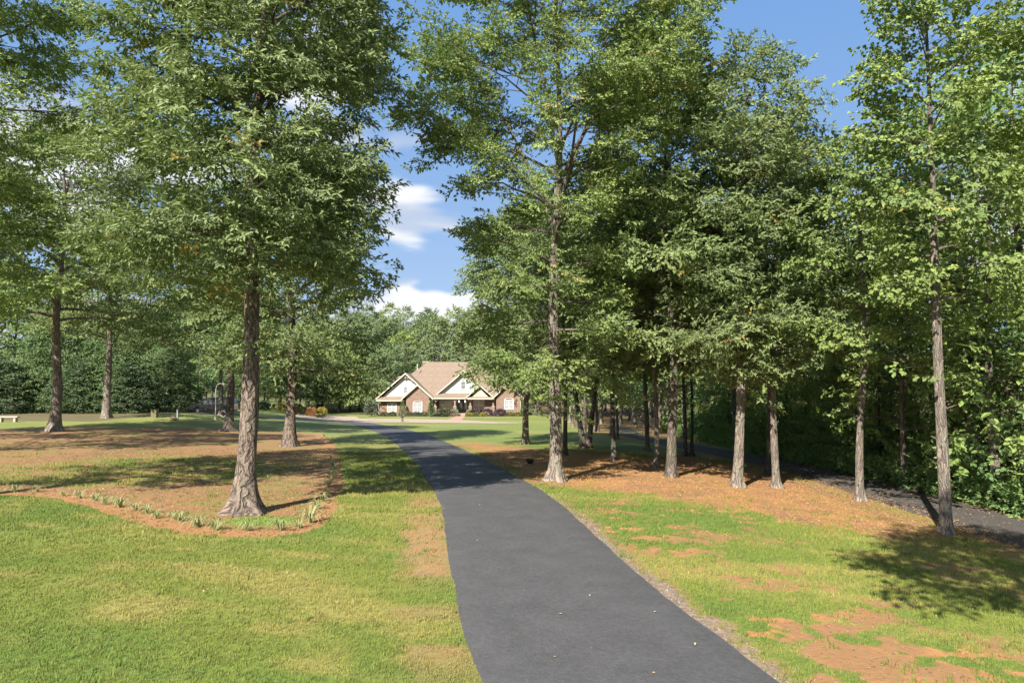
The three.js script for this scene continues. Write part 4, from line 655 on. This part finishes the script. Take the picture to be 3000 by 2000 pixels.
// ------------------------------------------------------------------ strap-leaved clumps along the bed edge
{
  const geoFor = seed => { const r = rng(seed), out = [], col = [];
    for (let k = 0; k < 30; k++) {
      const a = r() * 6.283, l = 0.22 + 0.22 * r(), up = 0.13 + 0.13 * r(), w = 0.009 + 0.004 * r(), ca = Math.cos(a), sa = Math.sin(a), P = t => [ca * (0.03 + l * Math.pow(t, 1.3)), up * Math.sin(t * 2.75) * 1.15, sa * (0.03 + l * Math.pow(t, 1.3))];
      for (let s = 0; s < 5; s++) { const p = P(s / 5), q = P((s + 1) / 5), wa = w * (1 - Math.pow(s / 5, 3)), wb = w * (1 - Math.pow((s + 1) / 5, 3)), o = [-sa, ca]; for (const side of [-1, 1]) { // green middle, cream edge: two bands each side
          for (const [i0, i1, c] of [[0, 0.55, [0.15, 0.2, 0.055]], [0.55, 1, [0.36, 0.37, 0.17]]]) { const v = (pt, ww, k2) => [pt[0] + o[0] * ww * k2 * side, pt[1] + 0.25 * ww * k2, pt[2] + o[1] * ww * k2 * side]; const A = v(p, wa, i0), B = v(p, wa, i1), C = v(q, wb, i1), D = v(q, wb, i0); out.push(...A, ...B, ...C, ...A, ...C, ...D); for (let z = 0; z < 6; z++) col.push(...c); } } }
    }
    const g = geom(out); g.setAttribute('color', new THREE.Float32BufferAttribute(col, 3)); return g; };
  const geos = [1, 2, 3, 4].map(geoFor), mat = new THREE.MeshPhysicalMaterial({ vertexColors: true, side: THREE.DoubleSide, roughness: 0.85, transmission: 0.2, thickness: 0 }), r = rng(61);
  const list = [[-17.02, 23.6], [-16.31, 23.7], [-14.86, 22.85], [-14.01, 22.35], [-13.18, 21.85], [-12.49, 21.2], [-11.8, 20.75], [-11.03, 20.25], [-10.43, 19.75], [-9.83, 19.1], [-9.39, 19.1], [-9.02, 18.7], [-8.18, 17.95], [-7.5, 17.55], [-6.69, 17.5], [-5.86, 17.5], [-5.49, 17.8], [-5.42, 18.5], [-5.77, 20.5], [-6.01, 21.8], [-6.3, 23.3], [-6.68, 25.1], [-7.15, 27.3], [-7.8, 30], [-8.54, 32.65], [-9.45, 35.9], [-10.74, 40.55], [-13.14, 50.85], [-15.6, 57.0]];
  const words = ['at the left edge of the picture', 'second from the left edge of the picture', 'third from the left, where the bed edge turns', 'fourth from the left along the bed edge', 'fifth from the left along the bed edge', 'sixth from the left along the bed edge', 'seventh from the left along the bed edge', 'eighth from the left along the bed edge', 'left one of the pair left of the oak', 'right one of the pair left of the oak', 'small and greener, left before the oak roots', 'beside the small greener one before the oak', 'large and spreading, left of the oak base', 'before the left root of the oak', 'straight in front of the oak base', 'right of the oak base on the front rim', 'at the front right corner of the bed', 'tall one on the right corner of the bed', 'at the end of the oak trunk shadow', 'first up the shaded right rim', 'second up the shaded right rim', 'third up the shaded right rim', 'fourth up the shaded right rim', 'fifth up the right rim, in the sun', 'sixth up the right rim, in the sun', 'seventh up the right rim', 'eighth up the right rim, beside the far pale trunk', 'ninth up the right rim, beyond the pale trunk', 'last and farthest on the right rim'];
  list.forEach(([x, d], i) => { const g = thing('border_plant', 'cream-striped strap-leaved clump ' + words[i], 'plant', x, Hgt(x, d) - 0.005, -d, r() * 6, 'striped clumps edging the bed'), s = (i === 10 || i === 2 ? 0.8 : i === 17 || i === 12 ? 1.25 : 1) * (0.9 + 0.25 * r()); g.scale.setScalar(s * (0.7 + 0.4 * r())); part('leaves', geos[i % 4], mat, g).userData.kind = 'stuff'; part('crown_base', new THREE.SphereGeometry(0.05, 8, 6).scale(1, 0.6, 1).translate(0, 0.01, 0), std(0.12, 0.14, 0.05), g); });
}
// ------------------------------------------------------------------ grass blades, litter
{
  const r = rng(71);
  const tuft = (seed, n, h, w, sp) => { const q = rng(seed), out = []; for (let k = 0; k < n; k++) { const a = q() * 6.283, b = q() * 6.283, R = sp * Math.sqrt(q()), x = Math.cos(b) * R, z = Math.sin(b) * R, hh = h * (0.6 + 0.7 * q()), le = hh * (0.2 + 0.8 * q()), ca = Math.cos(a), sa = Math.sin(a); const A = [x - sa * w, 0, z + ca * w], B = [x + sa * w, 0, z - ca * w], C = [x + ca * le * 0.4 - sa * w * 0.7, hh * 0.65, z + sa * le * 0.4 + ca * w * 0.7], D = [x + ca * le * 0.4 + sa * w * 0.7, hh * 0.65, z + sa * le * 0.4 - ca * w * 0.7], T = [x + ca * le, hh, z + sa * le]; out.push(...A, ...B, ...D, ...A, ...D, ...C, ...C, ...D, ...T); } return geom(out); };
  const T = tuft(5, 18, 0.031, 0.0028, 0.075), blade = new THREE.MeshPhysicalMaterial({ color: 0xffffff, roughness: 0.9, transmission: 0.2, thickness: 0, side: THREE.DoubleSide });
  const mats = [], cols = [], m = new THREE.Matrix4(), q = new THREE.Quaternion(), s = new THREE.Vector3(), e = new THREE.Euler();
  const sow = (d0, d1, per, sc, spread) => {
    const n = Math.round((d1 - d0) * (d0 + d1) / 2 * spread * 2 * per);
    for (let i = 0; i < n; i++) {
      const d = Math.sqrt(mix(d0 * d0, d1 * d1, r())), x = (r() * 2 - 1) * d * spread; if (Math.abs(lineDist(driveLine, x, d)) < DW / 2 + 0.02 || Math.abs(lineDist(pathLine, x, d)) < PW / 2) continue;
      const g = ground(x, d); if (r() > g[3] * 1.1) continue;
      const k = sc * (0.7 + 0.7 * r()) * (g[3] < 0.7 ? 0.8 : 1); e.set((r() - 0.5) * 0.3, r() * 6.283, (r() - 0.5) * 0.3); mats.push(m.clone().compose(V(x, d, -0.004), q.setFromEuler(e), s.set(k, k * (0.75 + 0.5 * r()), k)));
      const f = 1.25 + 0.35 * r(), dry = r() < 0.12 ? 0.5 : 0; const c = mix3([g[0], g[1], g[2]], DRY, dry); cols.push([c[0] * f, c[1] * f, c[2] * f]);
    }
  };
  sow(7.4, 11, 260, 0.95, 0.82); sow(11, 16, 150, 1.15, 0.82); sow(16, 24, 62, 1.6, 0.82); sow(24, 40, 14, 2.4, 0.8);
  for (let i = 0; i < 900; i++) { // taller ragged clumps, some in the bare soil
    const d = 8 + 16 * r(), x = (r() * 2 - 1) * d * 0.8; if (Math.abs(lineDist(driveLine, x, d)) < DW / 2 || Math.abs(lineDist(pathLine, x, d)) < PW / 2) continue; const g = ground(x, d); if (x < 1.5 && g[3] > 0.8 && r() < 0.75) continue;
    const k = 1.3 + 1.5 * r(); e.set(0, r() * 6.283, 0); mats.push(m.clone().compose(V(x, d, -0.004), q.setFromEuler(e), s.set(k, k * 1.2, k))); const c = mix3(LUSH, GREEN, r()), f = 1.2; cols.push([c[0] * f, c[1] * f, c[2] * f]);
  }
  const im = new THREE.InstancedMesh(T, blade, mats.length), c = new THREE.Color(); mats.forEach((a, i) => { im.setMatrixAt(i, a); im.setColorAt(i, c.setRGB(...cols[i])); });
  im.name = 'grass'; im.userData.kind = 'stuff'; tag(im, 'short green and yellowing grass blades of the lawn', 'grass'); scene.add(im); copies += mats.length;
  // fallen leaves and straw on the bare soil
  const lf = []; pushLeaf(lf, new THREE.Vector3(0, 0.006, 0), new THREE.Vector3(1, 0, 0), UP, 0.11, 0.05); const LG = geom(lf), lm = [], lc = [];
  const drop = (n, fx, cols2, sc) => { let k = 0, t = 0; while (k < n && t++ < n * 30) { const [x, d] = fx(); const g = ground(x, d); if (g[3] > 0.45 || Math.abs(lineDist(driveLine, x, d)) < DW / 2) continue; e.set((r() - 0.5) * 0.7, r() * 6.283, (r() - 0.5) * 0.7); const z = sc * (0.6 + 0.8 * r()); const pd = Math.abs(lineDist(pathLine, x, d)); lm.push(m.clone().compose(V(x, d, pd < PW / 2 + 0.1 ? 0.034 + 0.02 * Math.max(0, 1 - (2 * pd / PW) ** 2) : 0.012), q.setFromEuler(e), s.set(z, z, z * (0.3 + 0.8 * r())))); const a = cols2[Math.floor(r() * cols2.length)], f = 0.7 + 0.6 * r(); lc.push([a[0] * f, a[1] * f, a[2] * f]); k++; } };
  drop(16000, () => [-24 + 20 * r(), 16.5 + 26 * r()], [[0.26, 0.13, 0.06], [0.34, 0.2, 0.1], [0.16, 0.1, 0.06], [0.33, 0.22, 0.13]], 0.6);
  drop(32000, () => [-1 + 14.5 * r(), 17 + 22 * r()], [[0.42, 0.22, 0.09], [0.38, 0.22, 0.11], [0.24, 0.14, 0.08], [0.38, 0.23, 0.11]], 0.5);
  drop(5000, () => [11.8 + 5 * r(), 17 + 30 * r()], [[0.22, 0.13, 0.07], [0.16, 0.1, 0.06], [0.3, 0.2, 0.11]], 0.6);
  drop(700, () => [2.5 + 6 * r(), 8.4 + 10 * r()], [[0.3, 0.18, 0.09], [0.2, 0.13, 0.07]], 0.35);
  const li = new THREE.InstancedMesh(LG, std(1, 1, 1, 0.9, { side: THREE.DoubleSide }), lm.length); lm.forEach((a, i) => { li.setMatrixAt(i, a); li.setColorAt(i, c.setRGB(...lc[i])); });
  li.name = 'leaf_litter'; li.userData.kind = 'stuff'; tag(li, 'dry brown leaves and straw scattered on bare soil under the trees', 'leaf litter'); scene.add(li); copies += lm.length;
  // loose gravel along the right edge of the asphalt
  const gg = new THREE.IcosahedronGeometry(0.02, 0), gm = [], gc = [];
  for (let i = 0; i < 6000; i++) { const p = driveLine[Math.floor(r() * driveLine.length)]; if (p[1] < 7 || p[1] > 24) continue; const off = DW / 2 + 0.02 + 0.42 * r() * r(), x = p[0] + off + (r() - 0.5) * 0.1, d = p[1] + (r() - 0.5) * 0.5 + off * 0.17; e.set(r() * 6, r() * 6, r() * 6); const z = 0.4 + 1.0 * r() * r(); gm.push(m.clone().compose(V(x, d, 0.004), q.setFromEuler(e), s.set(z * 1.3, z * 0.7, z))); const f = 0.06 + 0.13 * r(); gc.push([f * 1.08, f, f * 0.88]); }
  const gi = new THREE.InstancedMesh(gg, std(1, 1, 1, 0.95), gm.length); gm.forEach((a, i) => { gi.setMatrixAt(i, a); gi.setColorAt(i, c.setRGB(...gc[i])); });
  gi.name = 'gravel'; gi.userData.kind = 'stuff'; tag(gi, 'loose grey gravel along the right edge of the driveway', 'gravel'); scene.add(gi); copies += gm.length;
  // pale leaves on the asphalt and lawn
  const spots = [[0.45, 14.4], [-0.75, 17.2], [-0.8, 16.2], [0.2, 12.4], [1.35, 12.1], [0.75, 11.2], [2.35, 11.3], [1.1, 9.8], [0.55, 9.5], [2.6, 9.9], [1.8, 9.0], [-0.3, 18.7], [-1.0, 20.8], [-4.4, 13.6], [-2.3, 12.9], [-3.0, 11.8], [-5.5, 12.4]];
  const where = ['beside the left edge of the sunlit driveway', 'on the left side of the driveway just before the shade', 'lying at the left asphalt edge', 'left of centre on the near asphalt', 'near the middle of the asphalt', 'left of the middle on the near asphalt', 'on the right half of the near asphalt', 'low in the middle of the near asphalt', 'nearest the bottom left of the asphalt', 'at the right on the near asphalt', 'at the bottom of the picture on the asphalt', 'in the middle of the driveway before the shade', 'at the edge of the tree shadow on the asphalt', 'on the left lawn below the bed', 'on the lawn left of the near driveway', 'on the lawn in front of the bed corner', 'on the near left lawn'];
  spots.forEach(([x, d], i) => { const o = new THREE.Mesh(LG, std(0.36, 0.27, 0.17, 0.8, { side: THREE.DoubleSide })); o.name = numbered('fallen_leaf'); const on = Math.abs(lineDist(driveLine, x, d)) < DW / 2; o.position.copy(V(x, d, on ? 0.048 : 0.03)); o.rotation.set(0.25 * (r() - 0.5), r() * 6, 0.3); o.scale.setScalar(0.42 + 0.25 * r()); tag(o, 'pale curled fallen leaf ' + where[i], 'leaf', 'fallen leaves on the driveway and lawn'); scene.add(o); });
}
shade(scene);
console.log('copies', copies);
renderer.render(scene, camera);
